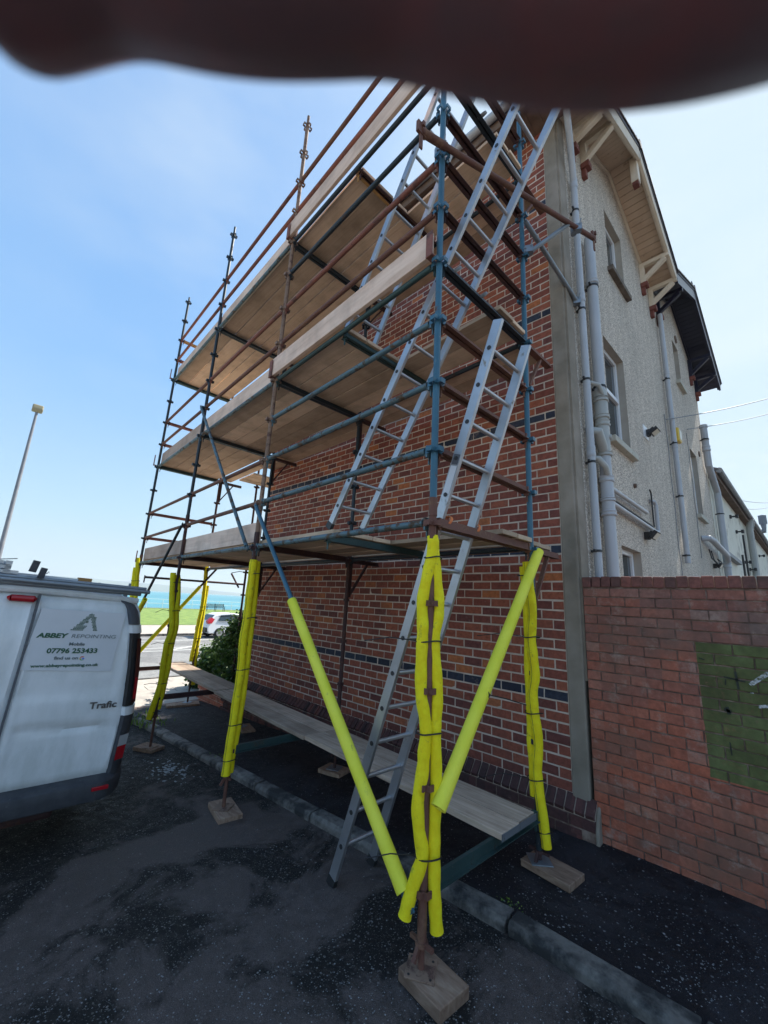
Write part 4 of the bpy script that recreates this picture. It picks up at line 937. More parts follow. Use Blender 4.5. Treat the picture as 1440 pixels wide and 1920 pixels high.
# ------------------------------------------------------------------ scaffold
UX = V((-.9988, .0485, 0)).normalized(); NN = V((-UX.y*-1, 0, 0)); NN = V((.0485, .9988, 0)).normalized(); SO_ = V((-.052, -2.018, 0))
BAY = 2.47; WID = 1.29
def sc(a, b, z): return SO_+UX*a+NN*b+V((0, 0, z))
def zc(k): return .31+.495*k
SR = Matrix((UX, NN, V((0, 0, 1)))).transposed()          # local axes of the scaffold (left-handed safe for boxes)
scaf = empty('scaffold', 'four lift steel tube scaffold with timber decks against the brick gable', 'scaffold', M=Matrix.Translation(sc(0, 0, -.05)))
scaf_inv = scaf.matrix_world.inverted()
def part(mb, name, m, parent=scaf, **k):
    o = mb.obj(name, MAT[m], parent, **k)
    root = parent
    if parent is scaf: o.matrix_parent_inverse = scaf_inv
    return o
random.seed(3)
def rings(mb, P, k0, k1, q0=.62):
    for k in range(k0, k1+1):
        if k < 4: q = q0
        else: q = 1.0
        z = zc(k)
        for d in (UX, -UX, NN, -NN):
            c = P+V((0, 0, z)); s_ = NN if abs(d.dot(UX)) > .5 else UX
            x = d; y = s_; zz = V((0, 0, 1)); Mx = Matrix((x, y, zz)).transposed()
            # a bent V pressing: two cheeks and a face
            e_ = .022+.036*q; mb.box(c+d*(.022+.018*q)+y*.020, (.018*q, .0035, .015), Mx); mb.box(c+d*(.022+.018*q)-y*.020, (.018*q, .0035, .015), Mx); mb.box(c+d*e_, (.0035, .023, .017), Mx)
def standard(a, b, kt, m_low, m_up, ksplit, ztop, zg, k0=0, name='standard'):
    P = sc(a, b, 0); zs = zc(ksplit)+.12
    o1 = MB(); o1.tube([P+V((0, 0, zc(k0)-.22)), P+V((0, 0, zs))], .0243, 16); rings(o1, P, k0, min(ksplit, kt), .62 if (a == 0 and b == 0) else .15); part(o1, name, m_low, smooth=True)
    if ztop > zs:
        o2 = MB(); o2.tube([P+V((0, 0, zs-.02)), P+V((0, 0, ztop-.14))], .0238, 16); o2.tube([P+V((0, 0, ztop-.16)), P+V((0, 0, ztop))], .019, 12); rings(o2, P, ksplit+1, kt); part(o2, name, m_up, smooth=True)
        sl = MB(); sl.tube([P+V((0, 0, zs-.07)), P+V((0, 0, zs+.05))], .0285, 14); part(sl, 'joint_sleeve', m_low, smooth=True)
    # screw jack and plate
    zt = zg
    j = MB(); j.tube([P+V((0, 0, zt+.006)), P+V((0, 0, zc(k0)-.12))], .0165, 12)
    zn = zc(k0)-.235; j.tube([P+V((0, 0, zn)), P+V((0, 0, zn+.02))], .034, 10); j.beam(P+V((0, 0, zn+.01))-UX*.075, P+V((0, 0, zn+.01))+UX*.075, .018, .018)
    j.beam(P+V((0, 0, zn+.012))-NN*.02, P+V((.0, 0, zn-.05))-NN*.06, .02, .02)
    part(j, 'base_jack', 'darkrust' if b else 'rust')
    pt = MB(); ang = random.uniform(.4, .9); R = Matrix.Rotation(ang, 3, 'Z'); pt.box(P+V((0, 0, zt+.004)), (.075, .075, .004), R)
    part(pt, 'base_plate', 'galv' if b else 'beige', bevel=.002)
    if b == 0 and a == 0:
        h = MB()
        for qx, qy in ((.055, .055), (-.055, .055), (.055, -.055), (-.055, -.055)):
            q = P+R @ V((qx, qy, 0)); h.tube([q+V((0, 0, zt+.0085)), q+V((0, 0, zt+.0095))], .007, 8)
        part(h, 'plate_hole', 'plastic_black')
    return zt
def groundz(p, thick):
    r = p.y < kl(p.x)
    return (G(p.x)+(RD if r else 0))+thick
SOLE = []
stands = [(0, 0, 16, 'rust', 'blue', 4, 8.35), (1, 0, 16, 'darkrust', 'beige', 4, 8.42), (2, 0, 16, 'darkrust', 'navy', 5, 8.42), (3, 0, 16, 'rust', 'navy', 4, 8.36),
          (0, 1, 13, 'navy', 'blue', 3, 7.2), (1, 1, 13, 'darkrust', 'navy', 4, 7.0), (2, 1, 13, 'darkrust', 'navy', 4, 7.0), (3, 1, 13, 'rust', 'darkrust', 4, 7.2)]
names_s = {(0, 0): 'nearest the camera on the road', (1, 0): 'on the road between the van and the kerb', (2, 0): 'at the right rear corner of the van', (3, 0): 'behind the van at the far outer corner',
           (0, 1): 'on the pavement near the boundary wall', (1, 1): 'on the pavement in shadow behind the ladder foot', (2, 1): 'on the pavement behind the second outer pole', (3, 1): 'on the pavement at the far end below the bench boards'}
def sole(P, zg, L, W_, T, ang, lab):
    Mx = Matrix.Translation((P.x, P.y, zg)) @ Matrix.Rotation(ang, 4, 'Z')
    m = MB(); m.b2((-L/2, -W_/2, 0), (L/2, W_/2, T)); o = m.obj('sole_board', MAT['sole'], bevel=.005, label=lab, cat='wooden block', group='wooden sole boards under the scaffold feet', M=Mx)
soles = {(0, 0): (.285, .215, .058, -.06, (-.062, .022)), (1, 0): (.38, .215, .05, -.12, (-.01, .015)), (2, 0): (.33, .23, .045, .5, (.05, 0)), (3, 0): (.3, .23, .045, .4, (0, 0)), (0, 1): (.36, .22, .045, -.05, (-.085, .01)), (1, 1): (.30, .23, .045, .3, (0, 0)), (2, 1): (.38, .2, .045, -.2, (-.08, .05)), (3, 1): (.24, .60, .045, -.2, (-.05, -.1))}
for (i, j_, kt, ml, mu, ks, zt) in stands:
    L, W_, T, ang, sh_ = soles[(i, j_)]
    P = sc(i*BAY, j_*WID, 0); zg = groundz(P, 0); 
    standard(i*BAY, j_*WID, kt, ml, mu, ks, zt, zg+T)
    sole(P+UX*sh_[0]+NN*sh_[1], zg, L, W_, T, ang-.0485, 'timber sole board '+names_s[(i, j_)])
# return standards round the far corner
for bb in (2.03,):
    P = sc(7.1, bb, 0); m0 = MB(); m0.tube([P+V((0, 0, -.4)), P+V((0, 0, 6.9))], .024, 12); rings(m0, P, 0, 12); part(m0, 'standard', 'darkrust', smooth=True)
# ledgers
def ledger(a0, a1, b, k, m, name='ledger', end=True, dz=.012):
    z = zc(k)+dz; m0 = MB(); m0.tube([sc(a0+.075, b, z), sc(a1-.075, b, z)], .0242, 14, inner=.8)
    if end:
        for a, s_ in ((a0, 1), (a1, -1)):
            m0.box(sc(a+s_*.068, b, z), (.022, .006, .028), SR); m0.box(sc(a+s_*.052, b, z-.01), (.008, .022, .042), SR); m0.box(sc(a+s_*.045, b, z-.05), (.004, .008, .05), SR)
    part(m0, name, m, smooth=True)
led = {0: {4: 'bluegrey', 5: 'bluegrey', 6: 'bluegrey', 7: 'bluegrey', 8: 'green_steel', 9: 'rust', 10: 'redrust', 11: 'navy', 12: 'navy', 13: 'redrust', 14: 'rust'},
       1: {4: 'bluegrey', 5: 'rust', 6: 'rust', 8: 'bluegrey', 9: 'rust', 10: 'redrust', 12: 'bluegrey', 13: 'redrust', 14: 'redrust'},
       2: {4: 'bluegrey', 5: 'rust', 6: 'rust', 8: 'bluegrey', 9: 'rust', 10: 'rust', 12: 'bluegrey', 13: 'redrust', 14: 'redrust'}}
for i in led:
    for k, m in led[i].items(): ledger(i*BAY, (i+1)*BAY, 0, k, m)
    for k in (4, 8, 12): ledger(i*BAY, (i+1)*BAY, WID, k, 'navy')
# transoms: back to back angles carrying the boards
def transom(a, b0, b1, k, m, big=False, dz=.012, name='transom', clear=.05, box=False):
    z = zc(k)+dz; m0 = MB(); h = .062 if big else .05; w_ = .030
    if box: m0.tube([sc(a, b0+clear, z), sc(a, b1-clear, z)], .030, 12)
    else:
        for s_ in (-1, 1):
            m0.beam(sc(a+s_*.010, b0+clear, z), sc(a+s_*.010, b1-clear, z), .006, h)
            m0.beam(sc(a+s_*(w_/2+.009), b0+clear, z-h/2+.003), sc(a+s_*(w_/2+.009), b1-clear, z-h/2+.003), w_, .006)
        m0.beam(sc(a, b0+clear, z+h/2), sc(a, b1-clear, z+h/2), .024, .006)
    for b, s_ in ((b0, 1), (b1, -1)):
        m0.box(sc(a, b+s_*.055, z-.005), (.020, .010, .040), SR); m0.box(sc(a, b+s_*.046, z-.055), (.008, .004, .045), SR)
    part(m0, name, m)
for i in range(4):
    for k in (4, 8, 12): transom(i*BAY, 0, WID, k, {0: {4: 'rust', 8: 'navy', 12: 'navy'}, 3: {4: 'darkrust', 8: 'green_steel', 12: 'green_steel'}}.get(i, {4: 'darkrust', 8: 'navy', 12: 'navy'})[k], big=True)
for k, m in ((5, 'rust'), (6, 'rust'), (7, 'rust'), (9, 'darkrust'), (10, 'darkrust'), (11, 'darkrust'), (13, 'darkrust'), (14, 'darkrust')): transom(0, 0, WID, k, m)
for k in (5, 6, 9, 10, 13, 14): transom(3*BAY, 0, WID, k, 'ochre' if k == 14 else 'redrust')
for k, m in ((4, 'green_steel'), (8, 'green_steel')): transom(1.2, 0, WID, k, m, big=True, clear=.03)
transom(1.2, 0, WID, 12, 'ochre', clear=.03, box=True); transom(1.165, 0, WID, 12, 'darkrust', clear=.03)
for i, m in ((0, 'green_steel'), (1, 'green_steel'), (2, 'darkrust'), (3, 'rust')): transom(i*BAY, 0, WID, 0, m, big=True)
# hop-up brackets between the inner poles and the wall
def hop(a, k, m='darkrust', ln=.46):
    m0 = MB(); z = zc(k)+.0
    b0 = WID+.04; m0.beam(sc(a-.012, b0, z), sc(a-.012, b0+ln, z), .006, .05); m0.beam(sc(a+.012, b0, z), sc(a+.012, b0+ln, z), .006, .05); m0.beam(sc(a, b0, z-.025), sc(a, b0+ln, z-.025), .06, .006)
    m0.beam(sc(a, b0+.01, z-.42), sc(a, b0+.26, z-.03), .035, .02); m0.beam(sc(a, b0+.0, z+.02), sc(a, b0, z-.46), .02, .03)
    part(m0, 'hop_up_bracket', m)
for i in range(4):
    for k in (4, 8, 12):
        if i == 3 and k == 4: continue
        hop(i*BAY+.0, k, 'rust' if (i == 0) else 'darkrust')
# boards
def board(a0, a1, b0, w_, z, m='board', name='deck_board', t=.038):
    m0 = MB(); dz = random.uniform(0, .009); tilt = random.uniform(-.002, .002)
    e0, e1 = random.uniform(-.02, .02), random.uniform(-.02, .02)
    m0.box(sc((a0+a1)/2, b0+w_/2, z+t/2+dz), ((a1-a0)/2+e0*.5, w_/2-.003, t/2), SR @ Matrix.Rotation(tilt, 3, 'X'))
    o = part(m0, name, m, bevel=.004)
    return o
for k in (4, 8, 12):
    zt = zc(k)+.012+.034
    for i in range(3):
        for q in range(5):
            b0 = .055+q*.236
            a0, a1 = i*BAY-.07, (i+1)*BAY+.07
            if i == 0: a0 = -.04
            if i > 0: a0 = i*BAY+.01
            if i < 2: a1 = (i+1)*BAY-.01
            if i == 0 and q < 3: a0 = 1.16
            board(a0, a1, b0, .229, zt)
        for q in range(2):
            a0, a1 = i*BAY+(.01 if i else .03), (i+1)*BAY-.01
            if i == 2: a1 = (5.8-.0 if k == 99 else 7.2)
            ln = .198
            if i == 2:
                board(a0, 5.72, WID+.05+q*.2, ln, zt); 
                if q == 0: board(5.74, 7.42, WID+.05, ln, zt)
                continue
            board(a0, a1, WID+.05+q*.2, ln, zt)
    # boards turning the far corner
    if k != 12:
        for q in range(3):
            m0 = MB(); m0.box(sc(6.45+q*.26, WID+.75, zt+.02), (.112, .45, .019), SR); part(m0, 'deck_board', 'board', bevel=.004)
# toe boards
def toe(a0, a1, k, b, z0=.0, h=.225, m='toe'):
    m0 = MB(); m0.box(sc((a0+a1)/2, b, zc(k)+.05+h/2+z0), ((a1-a0)/2, .019, h/2), SR); part(m0, 'toe_board', m, bevel=.004)
toe(.03, 2.52, 8, -.052, -.01); toe(.0, 2.50, 12, -.052, .0)
for i in (1, 2):
    for k in (4, 8, 12): toe(i*BAY+.03, (i+1)*BAY-.03 if i == 1 else (i+1)*BAY-.06, k, .045, .02)
for (a, k) in ((.03, 8), (2.47, 8), (2.47, 12), (.03, 12), (7.41, 4), (7.41, 8), (7.41, 12)):
    m0 = MB(); m0.box(sc(a, -.085, zc(k)+.13), (.03, .004, .11), SR); m0.box(sc(a, -.06, zc(k)+.03), (.03, .03, .004), SR); part(m0, 'toe_board_clip', 'redrust')
m0 = MB(); m0.box(sc(7.45, .65, zc(8)+.16), (.018, .58, .11), SR); part(m0, 'toe_board', 'toe')
m0 = MB(); m0.box(sc(7.45, .65, zc(4)+.16), (.018, .58, .11), SR); part(m0, 'toe_board', 'toe')
# bench height boards on the lowest transoms
for a0, a1, b0, zz in ((-.07, 2.30, .665, 0), (2.20, 4.62, .645, .0), (4.64, 7.50, .665, .002)):
    for q in range(2):
        board(a0+(.012 if q else 0), a1, b0+q*.228, .225, zc(0)+.048+zz, 'oldboard', 'low_board', .040)
for b0 in (.66, .89):
    m0 = MB(); m0.box(sc(-.072, b0+.115, zc(0)+.068), (.0015, .112, .0205), SR); part(m0, 'board_end_band', 'galv')
# braces in the outer face and the near end
def brace(p0, p1, m, r=.021):
    m0 = MB(); p0, p1 = V(p0), V(p1); d = (p1-p0).normalized()
    m0.tube([p0+d*.05, p1-d*.05], r, 14)
    m0.beam(p0-d*.02, p0+d*.09, .034, .012, up=NN); m0.beam(p1-d*.09, p1+d*.02, .034, .012, up=NN)
    m0.tube([p0-NN*.012, p0+NN*.03], .009, 8); m0.tube([p1-NN*.012, p1+NN*.03], .009, 8)
    part(m0, 'diagonal_brace', m, smooth=True)
brace(sc(4.99, -.062, 4.79), sc(2.53, -.062, 2.27), 'bluegrey'); brace(pl(479, 948, n=NN, p=sc(0, -.070, 0)), pl(770, 1704, n=NN, p=sc(0, -.062, 0)), 'blue')
brace(sc(4.92, -.065, 2.80), sc(7.36, -.065, .85), 'navy'); brace(pl(1003, 1052, n=UX, p=sc(-.055, 0, 0)), pl(828, 1500, n=UX, p=sc(-.085, 0, 0)), 'galv')
# far end: horizontal tube, diagonal
m0 = MB(); m0.tube([sc(7.40, .13, 2.035), sc(7.40, 2.17, 2.032)], .022, 10); m0.box(sc(7.40, .12, 2.0), (.01, .01, .07), SR); part(m0, 'guard_tube', 'darkrust', smooth=True)
pa = pl(408, 1065, n=UX, p=sc(7.36, 0, 0)); pb_ = pl(274, 1208, n=UX, p=sc(7.36, 0, 0)); dd = (pb_-pa); pe = pb_+dd*.25
m0 = MB(); m0.tube([pa, pe], .022, 10); part(m0, 'diagonal_brace', 'darkrust', smooth=True)
m0 = MB(); m0.tube([sc(7.45, 1.85, 2.26), sc(7.42, 2.05, 1.95)], .02, 8); part(m0, 'diagonal_brace', 'darkrust')
# tie tubes near the top
def coupler(p, name='coupler', s_=.038):
    m0 = MB(); p = V(p); m0.box(p, (s_, s_*.8, s_), Matrix.Rotation(.5, 3, 'Z')); m0.tube([p+V((-.02, -.06, .0)), p+V((.02, .06, .01))], .009, 6); m0.tube([p+V((.03, -.02, .02)), p+V((.05, -.03, .07))], .007, 6); m0.tube([p+V((-.04, .0, -.05)), p+V((-.04, 0, .03))], .03, 8); part(m0, name, 'galv')
ta = sc(.04, -.27, 5.36); tb = sc(-.34, 2.20, 5.80)
ta = pl(790, 247, n=UX, p=sc(-.03, 0, 0)); 
tb = pl(1113, 447, n=V((UX+NN*.0)), p=sc(-.42, 0, 0))
m0 = MB(); dT = (tb-ta).normalized(); m0.tube([ta, ta+dT*.25], .030, 14); m0.tube([ta+dT*.25, tb], .0245, 14)
for q, s_ in ((ta, 1), (tb, -1)):
    m0.box(q+V((0, 0, .02)), (.012, .045, .05), SR); m0.box(q+V((0, 0, .055)), (.03, .012, .02), SR); m0.beam(q, q-V((0, 0, .16)), .012, .03, up=NN)
part(m0, 'tie_tube', 'rust', smooth=True)
coupler(pl(829, 279, n=UX, p=sc(0, 0, 0))); coupler(tb-dT*.33)
m0 = MB(); q0 = sc(.0, WID, 5.30)+NN*.03; q1 = tb-dT*.48; m0.tube([q0, q1], .022, 12); part(m0, 'tie_tube', 'galv', smooth=True)
q0 = pl(985, 415, z=5.62); q1 = sw(.04, .30, 5.26); m0 = MB(); m0.tube([q0, q1], .024, 12, inner=.8); part(m0, 'tie_tube', 'galv', smooth=True); coupler(q1-(q1-q0).normalized()*.05+V((0, 0, 0))); coupler(sc(-.06, WID+.02, 5.32))

# ------------------------------------------------------------------ foam padding
def facing(P, u, v):
    d = (P-CAM); d.z = 0; d.normalize(); return pl(u, v, n=d, p=P)
def smoothpath(pts, n=4):
    pts = [V(p) for p in pts]; out_ = []
    for i in range(len(pts)-1):
        p0 = pts[max(i-1, 0)]; p1 = pts[i]; p2 = pts[i+1]; p3 = pts[min(i+2, len(pts)-1)]
        for k in range(n):
            t = k/n; out_.append(.5*((2*p1)+(p2-p0)*t+(2*p0-5*p1+4*p2-p3)*t*t+(3*p1-p0-3*p2+p3)*t**3))
    out_.append(pts[-1]); return out_
def ellip_tie(parent, c, ax, ry, rz, tail, th=.0045):
    """cable tie: a band round the strips plus its loose tail"""
    m0 = MB(); pts = []
    dv = (c-CAM); dv.z = 0; dv.normalize(); sd_ = V((-dv.y, dv.x, 0))
    for i in range(25):
        t = 2*math.pi*i/24; pts.append(c+sd_*ry*math.cos(t)+dv*rz*math.sin(t)+V((0, 0, .006*math.sin(t*2))))
    m0.tube(pts, th, 6, caps=False)
    if tail: m0.tube([c+sd_*ry*tail[2]-dv*rz*.3, c+sd_*(ry*tail[2]+tail[0]*.5)-dv*rz+V((0, 0, .012)), c+sd_*(ry*tail[2]+tail[0])-dv*rz*1.2+V((0, 0, tail[1]))], .0035, 6)
    o = m0.obj('cable_tie', MAT['tie'], parent)
def padding(P, strips, ties, lab, m='foam', r=.036):
    e = empty('foam_padding', lab, 'foam padding', 'yellow foam padding round the scaffold poles')
    d = (P-CAM); d.z = 0; d.normalize()
    for (pts, off, rr) in strips:
        path = smoothpath([facing(P, u, v)+d*off for (v, u) in pts], 4)
        m0 = MB(); n_ = len(path); m0.tube(path, [rr*(1+.05*math.sin(i*1.3)) for i in range(n_)], 16, inner=.45); fs = m0.obj('foam_strip', MAT[m], e, smooth=True)
        if off > 0 or 'nearest' in lab or 'greenish' in lab: continue
        side = V((-d.y, d.x, 0)); m1 = MB(); m1.tube([q-d*rr*.80+side*rr*.62 for q in path], .0022, 5, caps=False); m1.obj('split_seam', MAT['foam_seam'], fs)
    for (v, u, ry, rz, tail) in ties:
        c = facing(P, u, v); ellip_tie(e, c, None, ry, rz, tail)
    return e
P = sc(0, 0, 0)
padding(P, [([(1012, 813), (1045, 809), (1085, 800), (1130, 792), (1175, 793), (1202, 792), (1250, 790), (1300, 790), (1340, 796), (1372, 799), (1410, 795), (1440, 793), (1500, 784), (1550, 786), (1602, 792), (1640, 781), (1680, 768), (1716, 759)], -.012, .0355),
            ([(1004, 811), (1045, 815), (1090, 819), (1130, 823), (1160, 821), (1200, 814), (1250, 817), (1300, 820), (1340, 818), (1372, 816), (1440, 817), (1500, 817), (1560, 814), (1604, 814), (1660, 814), (1710, 816), (1750, 819)], .012, .0345)],
        [(1046, 812, .054, .05, None), (1202, 803, .076, .052, (.30, -.015, 1)), (1373, 804, .072, .05, (.0001, 0, 1)), (1604, 803, .070, .052, (.26, -.02, 1))],
        'yellow foam padding strips strapped round the nearest corner pole')
P = sc(BAY, 0, 0)
padding(P, [([(1050, 476), (1090, 471), (1130, 466), (1158, 463), (1200, 456), (1254, 452), (1300, 445), (1357, 437), (1400, 430), (1423, 427), (1452, 423)], -.02, .040),
            ([(1052, 482), (1100, 478), (1160, 472), (1200, 467), (1254, 461), (1300, 455), (1357, 446), (1423, 434), (1450, 430)], .03, .037)],
        [(1076, 478, .07, .055, (.16, -.01, 1)), (1158, 468, .076, .06, (.22, 0, 1)), (1254, 456, .076, .062, None), (1357, 441, .076, .06, None), (1423, 430, .074, .06, None)],
        'yellow foam padding round the outer pole between the van and the kerb')
P = sc(2*BAY, 0, 0)
padding(P, [([(1074, 325), (1102, 323), (1140, 322), (1180, 322), (1206, 313), (1240, 307), (1282, 301), (1310, 292), (1348, 279)], -.015, .038),
            ([(1078, 333), (1110, 334), (1145, 331), (1180, 329), (1206, 322), (1250, 315), (1282, 308), (1330, 296)], .02, .038)],
        [(1092, 329, .072, .05, None), (1145, 327, .078, .05, (.16, -.03, 1)), (1206, 317, .075, .05, (.15, -.01, 1)), (1281, 304, .074, .05, (.15, 0, 1)), (1334, 291, .072, .05, None)],
        'greenish yellow foam padding sagging on the pole at the right corner of the van', m='foam')
P = sc(3*BAY, 0, 0)
padding(P, [([(1046, 259), (1080, 257), (1120, 254), (1170, 249), (1230, 240)], -.01, .040), ([(1064, 254), (1090, 250), (1120, 247), (1180, 241), (1230, 234)], .015, .037)],
        [(1089, 254, .072, .05, None)], 'yellow foam padding round the far outer pole, behind the roof of the van')
P = sc(3*BAY, WID, 0)
padding(P, [([(1063, 387), (1100, 384), (1137, 379), (1170, 372), (1197, 367), (1225, 361), (1240, 358)], -.01, .040), ([(1098, 389), (1137, 383), (1175, 377), (1200, 372), (1240, 366), (1284, 362)], .02, .036)],
        [(1138, 381, .07, .05, None), (1197, 369, .07, .05, None)], 'sunlit yellow foam padding round the far inner pole beside the shrub')
P = sc(0, WID, 0)
padding(P, [([(1054, 988), (1100, 993), (1150, 998), (1193, 996), (1225, 999), (1265, 1003), (1300, 999), (1336, 1002), (1390, 1009), (1430, 1007), (1460, 1008), (1520, 1016), (1588, 1025)], -.012, .037),
            ([(1062, 981), (1120, 987), (1193, 990), (1260, 991), (1336, 995), (1390, 996), (1440, 1000), (1495, 1002)], .03, .033)],
        [(1079, 984, .06, .045, None), (1194, 996, .066, .05, (.36, -.02, 1)), (1336, 1001, .064, .05, None), (1460, 1006, .066, .05, (.36, -.05, 1)), (1558, 1021, .055, .045, (.10, 0, 1))],
        'yellow foam padding round the inner pole beside the cement corner pilaster')
# foam on the braces
def bracefoam(p0, p1, lab, m, ties=(), r=.040):
    e = empty('brace_padding', lab, 'foam padding', 'straight foam tubes on the diagonal braces')
    m0 = MB(); p0, p1 = V(p0), V(p1); m0.tube([p0.lerp(p1, i/14) for i in range(15)], [r*(1+.02*math.sin(i)) for i in range(15)], 20, inner=.62); m0.obj('foam_tube', MAT[m], e, smooth=True)
    for t in ties:
        c = p0.lerp(p1, t); m1 = MB(); d = (p1-p0).normalized(); a = d.cross(V((0, 0, 1))).normalized(); b = V((0, 0, 1)); 
        m1.tube([c+(a*math.cos(6.2832*i/20)+b*math.sin(6.2832*i/20)*.6+d*0)*(r+.004) for i in range(21)], .0045, 6, caps=False)
        m1.tube([c-a*r, c-a*(r+.12)+V((0, 0, .0)), c-a*(r+.25)-V((0, 0, .01))], .0035, 6); m1.obj('cable_tie', MAT['tie'], e)
q0, q1 = sc(2.44, -.075, 2.84), sc(.05, -.06, .27)
bracefoam(pl(547, 1126, n=NN, p=sc(0, -.070, 0)), pl(757, 1672, n=NN, p=sc(0, -.062, 0)), 'long yellow foam tube on the diagonal brace left of the ladder', 'foam_brace')
bracefoam(pl(1010, 1034, n=UX, p=sc(-.055, 0, 0)), pl(822, 1516, n=UX, p=sc(-.085, 0, 0)), 'yellow foam tube slanting down across the near end of the scaffold', 'foam_brace', ties=(.66,), r=.041)
q0 = pl(272, 1124, n=NN, p=sc(0, -.065, 0)); q1 = sc(7.32, -.065, .90)
bracefoam(q0, q1, 'foam tube on the lower end of the dark brace behind the van corner', 'foam', r=.038)
bracefoam(pa.lerp(pb_, .27), pa.lerp(pb_, 1.2), 'thin yellow foam tube on the far diagonal seen between the padded poles', 'foam', r=.036)

# ------------------------------------------------------------------ ladders
def ladder(foot, top, sep, lab, rung0=.18, L=None, sticker=None, w_=.072, t=.026, pitch=.252):
    foot, top, sep = V(foot), V(top), V(sep); d = (top-foot).normalized(); Lg = (top-foot).length; s_ = sep.normalized(); nrm = d.cross(s_).normalized()
    e = empty('ladder', lab, 'ladder', 'aluminium ladders on the scaffold', M=Matrix.Translation(foot)); inv = e.matrix_world.inverted()
    for q in (V((0, 0, 0)), sep):
        m0 = MB(); m0.beam(foot+q, top+q, w_, t, up=s_)
        o = m0.obj('stile', MAT['alu'], e, bevel=.003); o.matrix_parent_inverse = inv
        m1 = MB(); m1.beam(foot+q-d*.012, foot+q+d*.05, w_+.006, t+.006, up=s_); o = m1.obj('foot', MAT['plastic_black'], e); o.matrix_parent_inverse = inv
    h = rung0; m2 = MB()
    while h < Lg-.06:
        c = foot+d*h; m0 = MB(); m0.tube([c+s_*.012, c+sep-s_*.012], .0155, 10); o = m0.obj('rung', MAT['alu'], e, smooth=True); o.matrix_parent_inverse = inv
        for q, sg in ((c, -1), (c+sep, 1)): m2.tube([q+s_*sg*t*.45, q+s_*sg*(t*.5+.004)], .0155, 8)
        h += pitch
    o = m2.obj('rung_plugs', MAT['plastic_black'], e, kind='stuff'); o.matrix_parent_inverse = inv
    if sticker:
        c = foot+d*sticker; m0 = MB(); m0.beam(c-d*.17-s_*(t/2+.001), c+d*.02-s_*(t/2+.001), w_*.7, .0012, up=s_); o = m0.obj('paper_sticker', MAT['sign'], e); o.matrix_parent_inverse = inv
        m0 = MB(); m0.beam(c+d*.03-s_*(t/2+.001), c+d*.10-s_*(t/2+.001), w_*.7, .0012, up=s_); o = m0.obj('paper_sticker', MAT['vangrey'], e); o.matrix_parent_inverse = inv
zf = G(-1)+RD
ladder(sc(.936, .13, zf+.01), sc(-.41, .13, 3.64), NN*.37, 'aluminium ladder from the road up through the lowest deck, tied with orange rope', rung0=.28, sticker=2.98)
ladder(sc(1.36, .16, 2.43), sc(-.70, .16, 5.62), NN*.37, 'middle aluminium ladder standing on the lowest deck and rising past the corner pole', rung0=.22)
ladder(sc(1.32, .13, 4.42), sc(-.22, .13, 7.05), NN*.37, 'uppermost aluminium ladder, standing on the middle deck behind the blue corner pole', rung0=.2)
for p, m, lb in ((sc(.03, .17, 2.335), 'rope', 'orange rope tying the outer stile of the road ladder to the rusty transom'), (sc(.03, .50, 2.335), 'rope', 'orange rope tying the inner stile of the road ladder to the rusty transom'),
              (sc(-.02, .17, 4.31), 'lead', 'wire tying the middle ladder to the black transom beside the corner pole'), (sc(-.02, .53, 4.31), 'lead', 'wire tying the inner stile of the middle ladder to the black transom'), (sc(-.02, .53, 6.29), 'lead', 'wire tying the uppermost ladder to the topmost dark transom')):
    e = empty('lashing', lb, 'lashing', 'ladder lashings on the end transoms')
    m0 = MB()
    for q in range(3):
        pts = []
        for i in range(17):
            t = 6.2832*i/16; pts.append(p+UX*(.046*math.cos(t))+V((0, 0, .040*math.sin(t)))+NN*(.008*q-.008+.03*math.sin(t)))
        m0.tube(pts, .0045, 6, caps=False)
    m0.obj('rope_coil', MAT[m], e, smooth=True)

# ------------------------------------------------------------------ van
dv = ROT @ _ray(1400, 1168); dv.z = -.045*V((dv.x, dv.y, 0)).length; dv.normalize()
upv = V((0, 0, 1)); upv = (upv-dv*upv.dot(dv)).normalized(); fw = upv.cross(dv)
P0 = CAM+(V((-2.943, -2.903, .12))-CAM)*.97; org = P0-dv*.69-upv*.40
VM = Matrix.Identity(4)
for i in range(3): VM[i][0] = dv[i]; VM[i][1] = fw[i]; VM[i][2] = upv[i]; VM[i][3] = org[i]
van = empty('parked_van', 'dirty white panel van with a company sign on its door and a loaded roof rack', 'van', M=VM)
def vp(mb, name, m, parent=van, **k): return mb.obj(name, MAT[m], parent, **k)
def vhw(z):
    pts = [(.28, .885), (.45, .93), (.9, .945), (1.3, .91), (1.6, .865), (1.8, .82), (1.90, .77), (1.96, .60)]
    for (a, b), (c, d) in zip(pts, pts[1:]):
        if a <= z <= c: return b+(d-b)*(z-a)/(c-a)
    return pts[-1][1] if z > 1 else pts[0][1]
def vrear(z):   # how far the rear skin sits forward of the bumper line
    return .02+.0*z if z < 1.5 else .02+.10*((z-1.5)/.46)**2
bodyz = [.30, .5, .7, .9, 1.1, 1.3, 1.5, 1.65, 1.8, 1.88, 1.94, 1.975]
